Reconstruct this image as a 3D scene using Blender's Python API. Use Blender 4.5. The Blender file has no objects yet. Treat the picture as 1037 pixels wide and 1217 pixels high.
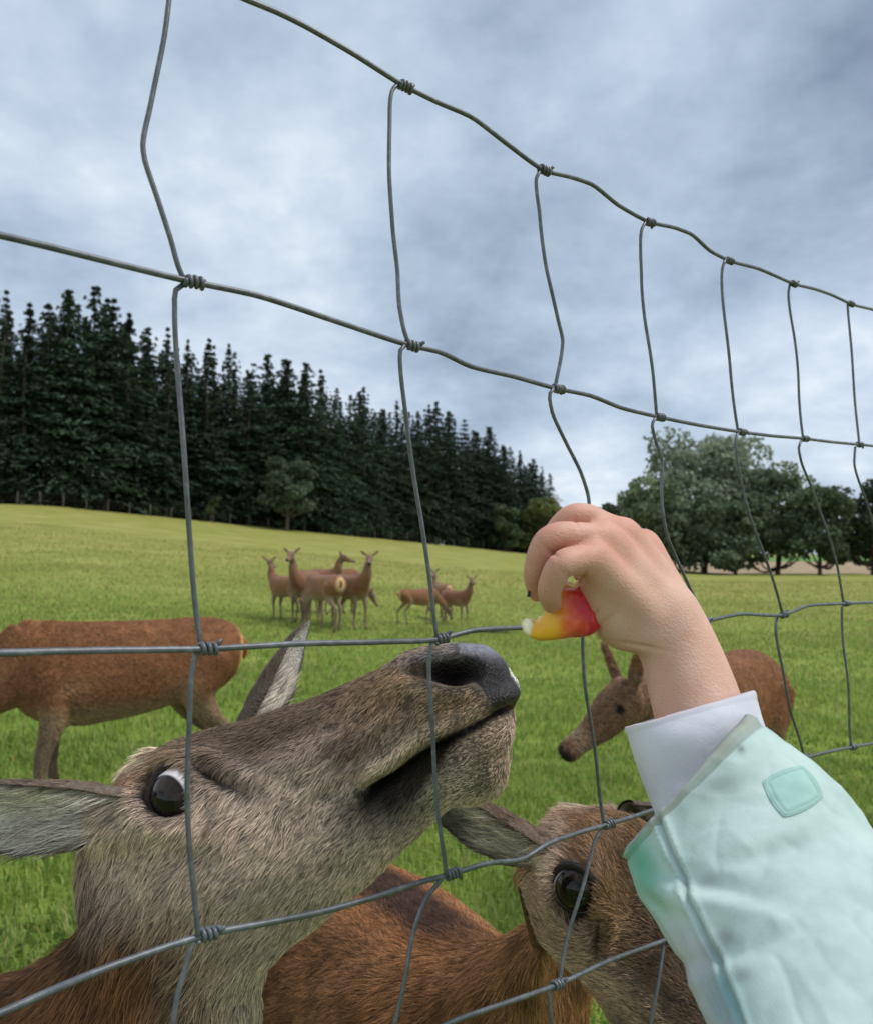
import bpy, bmesh, math, random
import numpy as np
from mathutils import Vector, Matrix

SC = bpy.context.scene
COL = SC.collection
rng = np.random.default_rng(7)
random.seed(7)

# ------------------------------------------------------------------ camera
EYE = 1.45
FPX, CX, CY = 920.0, 518.5, 608.5
PITCH = math.atan(71.5 / FPX)
CAM = np.array([0.0, 0.0, EYE])
RIGHT = np.array([1.0, 0.0, 0.0])
FWD = np.array([0.0, math.cos(PITCH), math.sin(PITCH)])
UP = np.array([0.0, -math.sin(PITCH), math.cos(PITCH)])
cd = bpy.data.cameras.new('camera')
cam = bpy.data.objects.new('camera', cd); COL.objects.link(cam)
cd.sensor_fit = 'VERTICAL'; cd.sensor_height = 36.0; cd.lens = 36.0 * FPX / 1217.0
cd.clip_start = 0.02; cd.clip_end = 6000
cam.location = CAM; cam.rotation_euler = (math.pi / 2 + PITCH, 0, 0)
cd.dof.use_dof = True; cd.dof.focus_distance = 0.56; cd.dof.aperture_fstop = 13.0
SC.camera = cam
SC.cycles.use_denoising = True
SC.cycles.max_bounces = 8
SC.cycles.transparent_max_bounces = 16
try:
    SC.cycles_curves.shape = 'RIBBONS'
    SC.cycles_curves.subdivisions = 2
except Exception: pass

# ------------------------------------------------------------------ view
SC.view_settings.view_transform = 'Standard'
SC.view_settings.look = 'None'
SC.view_settings.gamma = 1.0
SC.view_settings.exposure = 0.8

# ------------------------------------------------------------------ sky and sun
SUN_EL, SUN_AZ = math.radians(56), math.radians(100)     # azimuth clockwise from the view direction
w = bpy.data.worlds.new('World'); SC.world = w; w.use_nodes = True
nt = w.node_tree; N = nt.nodes; L = nt.links
for n in list(N): N.remove(n)
def nd(t, **k):
    n = N.new(t)
    for a, b in k.items(): setattr(n, a, b)
    return n
def sky_nodes():
    out = nd('ShaderNodeOutputWorld'); bg = nd('ShaderNodeBackground'); bg.inputs[1].default_value = 0.1
    L.new(bg.outputs[0], out.inputs[0])
    sky = nd('ShaderNodeTexSky', sky_type='NISHITA'); sky.sun_disc = False
    sky.sun_elevation = SUN_EL; sky.sun_rotation = SUN_AZ; sky.altitude = 400
    tc = nd('ShaderNodeTexCoord')
    sep = nd('ShaderNodeSeparateXYZ'); L.new(tc.outputs['Generated'], sep.inputs[0])
    za = nd('ShaderNodeMath', operation='MAXIMUM'); L.new(sep.outputs[2], za.inputs[0]); za.inputs[1].default_value = 0.0
    zb = nd('ShaderNodeMath', operation='ADD'); L.new(za.outputs[0], zb.inputs[0]); zb.inputs[1].default_value = 0.38
    dv = nd('ShaderNodeVectorMath', operation='DIVIDE')
    cb = nd('ShaderNodeCombineXYZ')
    for i in range(3): L.new(zb.outputs[0], cb.inputs[i])
    L.new(tc.outputs['Generated'], dv.inputs[0]); L.new(cb.outputs[0], dv.inputs[1])
    mp = nd('ShaderNodeMapping'); L.new(dv.outputs[0], mp.inputs[0])
    mp.inputs['Location'].default_value = (3.1, 5.6, 0.4); mp.inputs['Scale'].default_value = (1.15, 1.15, 0.6)
    n1 = nd('ShaderNodeTexNoise'); n1.inputs['Scale'].default_value = 1.15; n1.inputs['Detail'].default_value = 5; n1.inputs['Roughness'].default_value = 0.5
    n2 = nd('ShaderNodeTexNoise'); n2.inputs['Scale'].default_value = 2.0; n2.inputs['Detail'].default_value = 8; n2.inputs['Roughness'].default_value = 0.58; n2.inputs['Distortion'].default_value = 0.12
    n3 = nd('ShaderNodeTexNoise'); n3.inputs['Scale'].default_value = 7.0; n3.inputs['Detail'].default_value = 5; n3.inputs['Roughness'].default_value = 0.6
    for n in (n1, n2, n3): L.new(mp.outputs[0], n.inputs['Vector'])
    a = nd('ShaderNodeMath', operation='MULTIPLY_ADD'); L.new(n1.outputs[0], a.inputs[0]); a.inputs[1].default_value = 0.72
    b = nd('ShaderNodeMath', operation='MULTIPLY'); L.new(n2.outputs[0], b.inputs[0]); b.inputs[1].default_value = 0.40
    L.new(b.outputs[0], a.inputs[2])
    c = nd('ShaderNodeMath', operation='MULTIPLY_ADD'); L.new(n3.outputs[0], c.inputs[0]); c.inputs[1].default_value = 0.15; L.new(a.outputs[0], c.inputs[2])
    # cloud is thinner, so paler, low down over the wood
    hz = nd('ShaderNodeMapRange'); L.new(sep.outputs[2], hz.inputs[0]); hz.inputs[1].default_value = 0.04; hz.inputs[2].default_value = 0.36
    hz.inputs[3].default_value = 0.17; hz.inputs[4].default_value = 0.0
    lf = nd('ShaderNodeMapRange'); L.new(sep.outputs[0], lf.inputs[0]); lf.inputs[1].default_value = -0.45; lf.inputs[2].default_value = 0.45
    lf.inputs[3].default_value = 0.07; lf.inputs[4].default_value = -0.055
    e = nd('ShaderNodeMath', operation='ADD'); L.new(c.outputs[0], e.inputs[0]); L.new(hz.outputs[0], e.inputs[1])
    e2 = nd('ShaderNodeMath', operation='ADD'); L.new(e.outputs[0], e2.inputs[0]); L.new(lf.outputs[0], e2.inputs[1])
    rp = nd('ShaderNodeValToRGB'); L.new(e2.outputs[0], rp.inputs[0])
    cr = rp.color_ramp
    stops = [(0.45, (.15, .20, .28)), (0.555, (.305, .380, .485)), (0.635, (.430, .520, .635)), (0.71, (.575, .665, .765)), (0.83, (.90, .94, .97))]
    while len(cr.elements) < len(stops): cr.elements.new(0.5)
    for el, (p, cc) in zip(cr.elements, stops): el.position = p; el.color = (*cc, 1)
    sc = nd('ShaderNodeVectorMath', operation='SCALE'); L.new(rp.outputs[0], sc.inputs[0]); sc.inputs['Scale'].default_value = 6.7
    mx = nd('ShaderNodeMix', data_type='RGBA'); mx.inputs[0].default_value = 0.93
    L.new(sky.outputs[0], mx.inputs[6]); L.new(sc.outputs[0], mx.inputs[7]); L.new(mx.outputs[2], bg.inputs[0])
sky_nodes()
sl = bpy.data.lights.new('sun', 'SUN'); sl.energy = 1.5; sl.angle = math.radians(18); sl.color = (1.0, 0.96, 0.9)
so = bpy.data.objects.new('sun', sl); COL.objects.link(so)
sd = Vector((math.sin(SUN_AZ) * math.cos(SUN_EL), math.cos(SUN_AZ) * math.cos(SUN_EL), math.sin(SUN_EL)))
so.rotation_euler = sd.to_track_quat('Z', 'Y').to_euler(); so.location = (5, 2, 20)

# ------------------------------------------------------------------ helpers
def ray(px, py):
    return RIGHT * (px - CX) / FPX + FWD - UP * (py - CY) / FPX
def P(px, py, d):                       # the point at camera depth d seen in direction (px, py)
    return CAM + ray(px, py) * d
def proj(p):
    q = np.asarray(p, float) - CAM
    d = q @ FWD
    d = np.where(np.abs(d) < 1e-4, 1e-4, d)
    return CX + FPX * (q @ RIGHT) / d, CY - FPX * (q @ UP) / d, d
def hit(px, py, p0, n):                 # the point of a plane seen in direction (px, py)
    r = ray(px, py)
    return CAM + r * (np.dot(p0 - CAM, n) / np.dot(r, n))
def nrm(v):
    v = np.asarray(v, float); return v / (np.linalg.norm(v, axis=-1, keepdims=True) + 1e-12)
def sstep(a, b, x):
    t = np.clip((x - a) / (b - a), 0, 1); return t * t * (3 - 2 * t)
def gauss(d, s): return np.exp(-0.5 * (d / s) ** 2)

def mesh_np(name, verts, faces):
    """verts Nx3; faces: list of int arrays (M x k)"""
    me = bpy.data.meshes.new(name)
    verts = np.asarray(verts, np.float32)
    me.vertices.add(len(verts)); me.vertices.foreach_set('co', verts.ravel())
    idx = np.concatenate([np.asarray(f, np.int32).ravel() for f in faces])
    tot = np.concatenate([np.full(len(f), np.asarray(f).shape[1], np.int32) for f in faces])
    st = np.concatenate([[0], np.cumsum(tot)[:-1]]).astype(np.int32)
    me.loops.add(len(idx)); me.loops.foreach_set('vertex_index', idx)
    me.polygons.add(len(tot)); me.polygons.foreach_set('loop_start', st)
    me.update(calc_edges=True); me.validate()
    return me
def smooth(me):
    me.polygons.foreach_set('use_smooth', np.ones(len(me.polygons), bool)); me.update()
def set_col(me, col, name='col'):
    a = me.attributes.new(name, 'FLOAT_COLOR', 'POINT')
    c = np.ones((len(me.vertices), 4), np.float32); c[:, :3] = col
    a.data.foreach_set('color', c.ravel())
def get_co(me):
    a = np.empty(len(me.vertices) * 3, np.float32); me.vertices.foreach_get('co', a); return a.reshape(-1, 3).astype(float)
def get_no(me):
    a = np.empty(len(me.vertices) * 3, np.float32); me.vertices.foreach_get('normal', a); return a.reshape(-1, 3).astype(float)
def obj(name, me, mat=None, parent=None):
    o = bpy.data.objects.new(name, me); COL.objects.link(o)
    if mat is not None and me is not None and not me.materials: me.materials.append(mat)
    if parent is not None: o.parent = parent
    return o
def tag(o, label=None, cat=None, group=None, kind=None):
    if label: o['label'] = label
    if cat: o['category'] = cat
    if group: o['group'] = group
    if kind: o['kind'] = kind
    return o
def empty(name, loc=(0, 0, 0), rz=0.0):
    o = bpy.data.objects.new(name, None); COL.objects.link(o); o.location = loc; o.rotation_euler = (0, 0, rz)
    o.empty_display_size = 0.1
    return o
def place_child(o, parent):             # parent a mesh whose vertices are in world space
    o.parent = parent; o.matrix_parent_inverse = Matrix.LocRotScale(parent.location, parent.rotation_euler, parent.scale).inverted()
    return o

def spline(pts, n, tens=1.0):
    """Catmull-Rom through rows of pts (any width), n samples evenly in chord length"""
    p = np.asarray(pts, float)
    if len(p) == 2:
        t = np.linspace(0, 1, n)[:, None]; return p[0] * (1 - t) + p[1] * t
    d = np.r_[0, np.cumsum(np.maximum(np.linalg.norm(np.diff(p[:, :3], axis=0), axis=1), 1e-6))]
    return spline_t(p, d, np.linspace(0, d[-1], n), tens)
def spline_t(p, d, u, tens=1.0):
    m = np.empty_like(p)
    h0, h1 = np.diff(d)[:-1, None], np.diff(d)[1:, None]; sl = np.diff(p, axis=0) / np.diff(d)[:, None]
    m[1:-1] = (h1 * sl[:-1] + h0 * sl[1:]) / (h0 + h1)
    m[0] = (p[1] - p[0]) / (d[1] - d[0]); m[-1] = (p[-1] - p[-2]) / (d[-1] - d[-2])
    m = m * tens
    k = np.clip(np.searchsorted(d, u, side='right') - 1, 0, len(d) - 2)
    h = (d[k + 1] - d[k]); t = ((u - d[k]) / h)[:, None]; h = h[:, None]
    return ((2 * t**3 - 3 * t**2 + 1) * p[k] + (t**3 - 2 * t**2 + t) * h * m[k]
            + (-2 * t**3 + 3 * t**2) * p[k + 1] + (t**3 - t**2) * h * m[k + 1])

def frames(c):
    """parallel-transport frames along a polyline"""
    t = nrm(np.gradient(c, axis=0))
    a = np.array([0, 0, 1.0]) if abs(t[0][2]) < 0.9 else np.array([1.0, 0, 0])
    n = nrm(a - t[0] * np.dot(a, t[0])); ns = [n]
    for i in range(1, len(c)):
        n = nrm(n - t[i] * np.dot(n, t[i])); ns.append(n)
    ns = np.array(ns); return t, ns, np.cross(t, ns)
def tube_arrays(c, r, k=8, cap=True):
    c = np.asarray(c, float); r = np.broadcast_to(np.asarray(r, float), (len(c),))
    t, n, b = frames(c)
    th = np.linspace(0, 2 * np.pi, k, endpoint=False)
    v = c[:, None] + r[:, None, None] * (np.cos(th)[None, :, None] * n[:, None] + np.sin(th)[None, :, None] * b[:, None])
    m = len(c)
    i = np.arange(m - 1)[:, None] * k; j = np.arange(k)[None]
    f = np.stack([i + j, i + (j + 1) % k, i + k + (j + 1) % k, i + k + j], -1).reshape(-1, 4)
    v = v.reshape(-1, 3); tri = np.zeros((0, 3), int)
    if cap:
        v = np.vstack([v, c[0] - t[0] * r[0] * .6, c[-1] + t[-1] * r[-1] * .6]); a0, a1 = len(v) - 2, len(v) - 1
        j = np.arange(k)
        tri = np.vstack([np.stack([np.full(k, a0), (j + 1) % k, j], -1), np.stack([np.full(k, a1), (m - 1) * k + j, (m - 1) * k + (j + 1) % k], -1)])
    return v, f, tri
def merge_arrays(parts):
    vs, qs, ts, o = [], [], [], 0
    for v, q, t in parts:
        vs.append(v); qs.append(np.asarray(q, int).reshape(-1, 4) + o); ts.append(np.asarray(t, int).reshape(-1, 3) + o); o += len(v)
    return np.vstack(vs), np.vstack(qs), np.vstack(ts)
def mesh_parts(name, parts, sm=True):
    v, q, t = merge_arrays(parts)
    me = mesh_np(name, v, [f for f in (q, t) if len(f)])
    if sm: smooth(me)
    return me
def tube(name, c, r, k=8): return mesh_parts(name, [tube_arrays(c, r, k)])

def vnoise(p, scale, seed=0):
    """cheap smooth value noise, one value per row of p, in -1..1"""
    p = np.asarray(p, float) / scale + seed * 17.31
    i = np.floor(p).astype(np.int64); f = p - i; f = f * f * (3 - 2 * f)
    def h(x, y, z):
        n = (x * 374761393 + y * 668265263 + z * 2147483647 + seed * 974711) & 0xFFFFFFFF
        n = ((n ^ (n >> 13)) * 1274126177) & 0xFFFFFFFF
        return ((n ^ (n >> 16)) & 0xFFFF) / 32767.5 - 1
    r = 0
    for a in (0, 1):
        for b in (0, 1):
            for c in (0, 1):
                wgt = (f[:, 0] if a else 1 - f[:, 0]) * (f[:, 1] if b else 1 - f[:, 1]) * (f[:, 2] if c else 1 - f[:, 2])
                r = r + wgt * h(i[:, 0] + a, i[:, 1] + b, i[:, 2] + c)
    return r

# ------------------------------------------------------------------ materials
def mat(name):
    m = bpy.data.materials.new(name); m.use_nodes = True
    return m, m.node_tree.nodes, m.node_tree.links, m.node_tree.nodes['Principled BSDF']
def noise_node(ns, ls, scale, detail=4, rough=.55, coord=None):
    n = ns.new('ShaderNodeTexNoise'); n.inputs['Scale'].default_value = scale; n.inputs['Detail'].default_value = detail; n.inputs['Roughness'].default_value = rough
    if coord is not None: ls.new(coord, n.inputs['Vector'])
    return n
def ramp_node(ns, ls, fac, stops):
    r = ns.new('ShaderNodeValToRGB'); ls.new(fac, r.inputs[0]); e = r.color_ramp.elements
    while len(e) < len(stops): e.new(.5)
    for el, (p, c) in zip(e, stops): el.position = p; el.color = (*c, 1)
    return r
def bump_node(ns, ls, h, bs, strength=.3, dist=.01):
    b = ns.new('ShaderNodeBump'); b.inputs['Strength'].default_value = strength; b.inputs['Distance'].default_value = dist
    ls.new(h, b.inputs['Height']); ls.new(b.outputs[0], bs.inputs['Normal']); return b
def simple_mat(name, col, rough=.6, var=.25, scale=30, bump=0.0, metal=0.0, spec=.5):
    m, ns, ls, bs = mat(name)
    tc = ns.new('ShaderNodeTexCoord'); n = noise_node(ns, ls, scale, 5, .6, tc.outputs['Object'])
    c = np.array(col)
    r = ramp_node(ns, ls, n.outputs[0], [(.3, tuple(c * (1 - var))), (.7, tuple(np.minimum(c * (1 + var), 1)))])
    ls.new(r.outputs[0], bs.inputs['Base Color']); bs.inputs['Roughness'].default_value = rough; bs.inputs['Metallic'].default_value = metal
    bs.inputs['Specular IOR Level'].default_value = spec
    if bump: bump_node(ns, ls, n.outputs[0], bs, bump, .005)
    return m
def attr_mat(name, rough=.7, trans=0.0, spec=.3, noise=None, bump=None):
    m, ns, ls, bs = mat(name)
    a = ns.new('ShaderNodeAttribute'); a.attribute_name = 'col'
    colour = a.outputs['Color']
    if noise:
        tc = ns.new('ShaderNodeTexCoord'); n = noise_node(ns, ls, noise[0], 5, .6, tc.outputs['Object'])
        mr = ns.new('ShaderNodeMapRange'); ls.new(n.outputs[0], mr.inputs[0]); mr.inputs[1].default_value = .3; mr.inputs[2].default_value = .7
        mr.inputs[3].default_value = 1 - noise[1]; mr.inputs[4].default_value = 1 + noise[1]
        v = ns.new('ShaderNodeVectorMath'); v.operation = 'SCALE'; ls.new(colour, v.inputs[0]); ls.new(mr.outputs[0], v.inputs['Scale']); colour = v.outputs[0]
        if bump: bump_node(ns, ls, n.outputs[0], bs, bump[0], bump[1])
    ls.new(colour, bs.inputs['Base Color']); bs.inputs['Roughness'].default_value = rough; bs.inputs['Specular IOR Level'].default_value = spec
    if trans:
        t = ns.new('ShaderNodeBsdfTranslucent'); ls.new(colour, t.inputs[0]); mx = ns.new('ShaderNodeMixShader'); mx.inputs[0].default_value = trans
        ls.new(bs.outputs[0], mx.inputs[1]); ls.new(t.outputs[0], mx.inputs[2]); ls.new(mx.outputs[0], ns['Material Output'].inputs[0])
    return m
# ------------------------------------------------------------------ ground
S_T = [-.9, -.504, -.129, .143, .25, .36, .6, .9]
E_T = [.10, .0870, .0490, .0217, .010, -.003, -.004, -.004]
Y_T = [80, 95, 125, 165, 120, 84, 80, 75]
def ground(x, y):
    x = np.asarray(x, float); y = np.asarray(y, float)
    s = np.clip(x / np.maximum(y, 4.0), -.9, .9)
    e = np.interp(s, S_T, E_T); ye = np.interp(s, S_T, Y_T)
    ge = EYE + ye * e
    t = np.clip(y / ye, 0, None)
    h = ge * np.minimum(t, 1) ** 1.4
    far = np.clip(y - ye, 0, 700)
    h = h + far * np.where(s > .2, .026, .03) * sstep(0, 60, far)
    return h + .02 * np.sin(x * 1.1 + y * .35) * np.sin(y * .8) * sstep(3, 9, y)
def grid_axis(lo, hi, n, k=4.5):
    a = np.linspace(-1, 1, n); a = np.sinh(a * k) / np.sinh(k); return np.where(a < 0, -a * lo, a * hi)
gx = grid_axis(-1500, 1500, 181, 6.5); gy = np.r_[np.linspace(-40, -1, 8), np.geomspace(.5, 2500, 190)]
X, Y = np.meshgrid(gx, gy); Z = ground(X, Y)
n_, m_ = X.shape
i = np.arange(n_ - 1)[:, None] * m_ + np.arange(m_ - 1)[None]
me = mesh_np('ground', np.stack([X, Y, Z], -1).reshape(-1, 3), [np.stack([i, i + 1, i + m_ + 1, i + m_], -1).reshape(-1, 4)]); smooth(me)
def ground_mat():
    m, ns, ls, bs = mat('meadow')
    g = ns.new('ShaderNodeNewGeometry'); pos = g.outputs['Position']
    n1 = noise_node(ns, ls, .28, 5, .6, pos); n2 = noise_node(ns, ls, 3.2, 6, .65, pos); n3 = noise_node(ns, ls, 26, 4, .7, pos)
    a = ns.new('ShaderNodeMath'); a.operation = 'MULTIPLY_ADD'; ls.new(n1.outputs[0], a.inputs[0]); a.inputs[1].default_value = .5
    b = ns.new('ShaderNodeMath'); b.operation = 'MULTIPLY_ADD'; ls.new(n2.outputs[0], b.inputs[0]); b.inputs[1].default_value = .35
    c = ns.new('ShaderNodeMath'); c.operation = 'MULTIPLY'; ls.new(n3.outputs[0], c.inputs[0]); c.inputs[1].default_value = .25
    ls.new(b.outputs[0], a.inputs[2]); ls.new(c.outputs[0], b.inputs[2])
    green = ramp_node(ns, ls, a.outputs[0], [(.38, (.11, .165, .024)), (.52, (.175, .240, .036)), (.62, (.25, .31, .06)), (.74, (.34, .35, .11))])
    dry = ramp_node(ns, ls, a.outputs[0], [(.40, (.17, .20, .036)), (.50, (.245, .26, .055)), (.60, (.32, .31, .09)), (.70, (.40, .35, .14))])
    sep = ns.new('ShaderNodeSeparateXYZ'); ls.new(pos, sep.inputs[0])
    # seeding, drier grass up the slope
    mr = ns.new('ShaderNodeMapRange'); ls.new(sep.outputs[1], mr.inputs[0]); mr.inputs[1].default_value = 7; mr.inputs[2].default_value = 45
    mx = ns.new('ShaderNodeMix'); mx.data_type = 'RGBA'; ls.new(mr.outputs[0], mx.inputs[0]); ls.new(green.outputs[0], mx.inputs[6]); ls.new(dry.outputs[0], mx.inputs[7])
    ls.new(mx.outputs[2], bs.inputs['Base Color']); bs.inputs['Roughness'].default_value = .9; bs.inputs['Specular IOR Level'].default_value = .1
    bump_node(ns, ls, b.outputs[0], bs, .8, .08)
    return m
go = tag(obj('meadow', me, ground_mat()), kind='structure')

# stubble field and a green field beyond the trees on the right
def field_sheet(name, x0, x1, y0, y1, col, lift):
    xs = np.linspace(x0, x1, 40); ys = np.linspace(y0, y1, 30); X, Y = np.meshgrid(xs, ys); X = X * Y / y0
    Z = ground(X, Y) + lift; n_, m_ = X.shape; i = np.arange(n_ - 1)[:, None] * m_ + np.arange(m_ - 1)[None]
    me = mesh_np(name, np.stack([X, Y, Z], -1).reshape(-1, 3), [np.stack([i, i + 1, i + m_ + 1, i + m_], -1).reshape(-1, 4)]); smooth(me)
    return tag(obj(name, me, simple_mat(name, col, .95, .2, .5, spec=.1)), kind='structure')
field_sheet('stubble_field', 22, 62, 96, 190, (.36, .27, .17), .06)
field_sheet('far_green_field', 50, 125, 191, 420, (.14, .27, .07), .08)

# grass blades near enough to tell apart
def grass():
    V, F, C = [], [], []
    bands = [(1.0, 3.2, 6500), (3.2, 6, 3600), (6, 10, 1300), (10, 17, 480), (17, 30, 130), (30, 60, 28)]
    off = 0
    for y0, y1, dens in bands:
        half = lambda y: .66 * y + .5
        area = (half(y0) + half(y1)) * (y1 - y0); n = int(area * dens)
        y = np.sqrt(rng.uniform(y0**2, y1**2, n)); x = rng.uniform(-1, 1, n) * half(y)
        pz = np.stack([x, y, np.zeros(n)], -1)
        big = vnoise(pz, .9, 3); mid = vnoise(pz, .22, 5)
        keep = rng.random(n) < .62 + .4 * mid
        x, y, big, mid, pz = x[keep], y[keep], big[keep], mid[keep], pz[keep]; n = len(x)
        z = ground(x, y)
        sc = 1.0 if y1 <= 6 else (1.25 if y1 <= 10 else (1.7 if y1 <= 17 else (2.3 if y1 <= 30 else 3.6)))
        h = (.045 + .035 * rng.random(n) + .028 * np.clip(big + mid, -1, 1.5)) * (.8 + .25 * sc)
        tall = rng.random(n) < .02; h[tall] *= 2.0
        wd = (.0022 + .0022 * rng.random(n)) * sc * 1.15; wd[tall] *= .7
        a = rng.uniform(0, 2 * np.pi, n); lean = .25 + .75 * rng.random(n)
        dx, dy = np.cos(a), np.sin(a); wx, wy = -dy * wd, dx * wd
        base = np.stack([x, y, z - .004], -1)
        d = np.stack([dx, dy, np.zeros(n)], -1); sw = np.stack([wx, wy, np.zeros(n)], -1); up = np.array([0, 0, 1.])
        p1 = base + d * (h * lean * .28)[:, None] + up * (h * .6)[:, None]
        p2 = base + d * (h * lean * .85)[:, None] + up * (h * (1 - .32 * lean))[:, None]
        v = np.stack([base - sw, base + sw, p1 + sw * .8, p1 - sw * .8, p2], 1).reshape(-1, 3)
        k = np.arange(n)[:, None] * 5 + off
        F.append(np.concatenate([k + np.array([[0, 1, 2]]), k + np.array([[0, 2, 3]]), k + np.array([[3, 2, 4]])], 1).reshape(-1, 3))
        g = rng.random(n) * .5 + .35 + .42 * big + .28 * mid
        c0 = np.array([.115, .200, .032]); c1 = np.array([.285, .39, .078]); c = c0 + (c1 - c0) * np.clip(g, 0, 1.2)[:, None]
        dry = sstep(6, 26, y) * .6 + .08
        isd = rng.random(n) < dry; c[isd] = np.array([.40, .36, .12]) * (.7 + .5 * rng.random(isd.sum()))[:, None]
        c[tall] = np.array([.34, .31, .13])
        C.append(np.repeat(c, 5, 0)); V.append(v); off += len(v)
    me = mesh_np('grass', np.vstack(V), [np.vstack(F)]); set_col(me, np.vstack(C))
    o = obj('grass', me, attr_mat('grass_blade', .55, .35, .25))
    tag(o, 'short green pasture grass covering the near meadow', 'grass', kind='stuff')
grass()

# ------------------------------------------------------------------ trees
NEEDLE = attr_mat('spruce_needle', .75, .15, .15)
LEAF = attr_mat('leaf', .6, .45, .2)
BARK = simple_mat('bark', (.085, .065, .050), .9, .4, 6, .4)
def cards(cen, dirv, wid, ln):
    """elongated leaf quads: centre, direction of length, half width, length"""
    n = len(cen); r = nrm(rng.normal(size=(n, 3))); s = nrm(np.cross(dirv, r))
    a = dirv * (ln / 2)[:, None]; b = s * wid[:, None]
    v = np.stack([cen - a - b * .55, cen - a + b * .55, cen + a * .35 + b, cen + a, cen + a * .35 - b], 1).reshape(-1, 3)
    k = np.arange(n)[:, None] * 5
    q = (k + np.array([[0, 1, 2, 4]])).reshape(-1, 4); t = (k + np.array([[4, 2, 3]])).reshape(-1, 3)
    return v, q, t
def spruce_meshes(seed, H=25., R=3.3, open_=1.0, bare=.10, ex=.95, tone=1.0):
    r = np.random.default_rng(seed); cen, dr, wd, ln, cl = [], [], [], [], []
    z = H * bare
    while z < H * .985:
        f = (z - H * bare) / (H * (1 - bare))
        rad = R * (1 - f) ** ex * (.7 + .3 * min(1, f * 6)) * (1 + .22 * math.sin(z * 1.7 + seed) * math.sin(z * .61 + 2 * seed)) * (1 - .6 * max(0, (f - .72) / .28)) + .08
        for b in range(r.integers(5, 8)):
            zo = r.uniform(-.5, .5) * (1 - f); az = r.uniform(0, 2 * np.pi); bl = rad * r.choice([.45, .75, .95, 1.1, 1.3]); droop = r.uniform(.05, .45) * (1.1 - f)
            k = max(2, int(bl / .42))
            for j in range(k):
                q = (j + r.uniform(.2, .9)) / k
                rr = bl * q; up = .25 * bl * q * (1 - q) * 2 - droop * bl * q * q
                for side in range(5):
                    la = az + r.uniform(-.32, .32) * (1.2 - .3 * q)
                    c = np.array([math.cos(la) * rr, math.sin(la) * rr, z + zo + up + r.uniform(-.2, .15)])
                    dd = np.array([math.cos(la + r.uniform(-.9, .9)), math.sin(la + r.uniform(-.9, .9)), r.uniform(-1.1, .05)])
                    cen.append(c); dr.append(dd); wd.append(r.uniform(.06, .13)); ln.append(r.uniform(.35, .75) * (1 - .45 * f))
                    g = r.uniform(.7, 1.3) * (.75 + .5 * q)
                    cl.append(np.array([.034, .054, .032]) * g * tone)
        z += (.42 + .22 * r.random()) * open_
    v, q, t = cards(np.array(cen), nrm(np.array(dr)), np.array(wd), np.array(ln))
    crown = mesh_np('spruce_crown', v, [q, t]); set_col(crown, np.repeat(np.array(cl), 5, 0)); crown.materials.append(NEEDLE)
    zz = np.linspace(-.5, H * .99, 14); c = np.stack([.12 * np.sin(zz * .3 + seed), .1 * np.cos(zz * .23), zz], -1)
    trunk = tube('spruce_trunk', c, np.interp(zz, [0, H], [.30, .02]), 7); trunk.materials.append(BARK)
    return trunk, crown
SPR = [spruce_meshes(11, R=4.6, bare=.03, ex=.7), spruce_meshes(12, R=4.6, open_=1.1, bare=.05, ex=.95, tone=.8), spruce_meshes(13, R=5.2, bare=.02, ex=.62, tone=1.25), spruce_meshes(14, R=4.2, open_=1.35, bare=.06, ex=.8), spruce_meshes(15, R=5.0, open_=1.15, bare=.03, ex=.55, tone=1.1), spruce_meshes(16, R=4.0, open_=1.6, bare=.08, ex=.6, tone=.9)]
def put_tree(name, meshes, x, y, sx, sz, rz, label, cat, group=None):
    t = empty(name, (x, y, float(ground(x, y))), rz); t.scale = (sx, sx, sz)
    obj('trunk', meshes[0], None, t); obj('crown', meshes[1], None, t)
    return tag(t, label, cat, group)
TOP_PX = [(-60, 335), (40, 352), (70, 345), (95, 340), (130, 345), (150, 378), (185, 385), (215, 405), (240, 393), (285, 405), (330, 420), (370, 428), (420, 458), (470, 478), (505, 474), (545, 490), (600, 520), (640, 548), (668, 575), (680, 585)]
tp = np.array(TOP_PX, float)
r = np.random.default_rng(5)
ORD = 'first second third fourth fifth sixth seventh eighth ninth tenth eleventh twelfth thirteenth fourteenth fifteenth sixteenth seventeenth eighteenth nineteenth'.split()
def ordinal(n):
    if n <= 19: return ORD[n - 1]
    t = {2: 'twent', 3: 'thirt', 4: 'fort', 5: 'fift'}[n // 10]; return t + 'ieth' if n % 10 == 0 else t + 'y-' + ORD[n % 10 - 1]
def spruce_row(px0, px1, step, back, jit, names):
    px = px0; count = 0
    while px < px1:
        s = (px - CX) / FPX; y = float(np.interp(s, S_T, Y_T)) + back + r.uniform(0, jit); x = s * y
        top = np.interp(px, tp[:, 0], tp[:, 1]); el = (680 - top) / FPX
        H = EYE + el * y - float(ground(x, y))
        H *= r.choice([1.04, 1.0, .94, .86, .76], p=[.18, .30, .22, .18, .12]) if back < 12 else r.uniform(.9, 1.0)
        k = r.integers(0, len(SPR)); sc = H / 25.0
        put_tree('spruce_tree', SPR[k], x, y, sc * r.uniform(1.05, 1.65), sc, r.uniform(0, 6.28), names[0] % ordinal(count + 1), *names[1:]); count += 1
        px += step * 95 / y * r.uniform(.7, 1.3)
spruce_row(-30, 662, 27, 2.5, 3.5, ('%s spruce from the left in the front row of the dark wood', 'tree', 'spruces at the front edge of the wood'))
spruce_row(-20, 655, 30, 8, 4, ('%s spruce from the left in the row behind the front trees', 'tree', 'spruces of the second row'))
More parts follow.
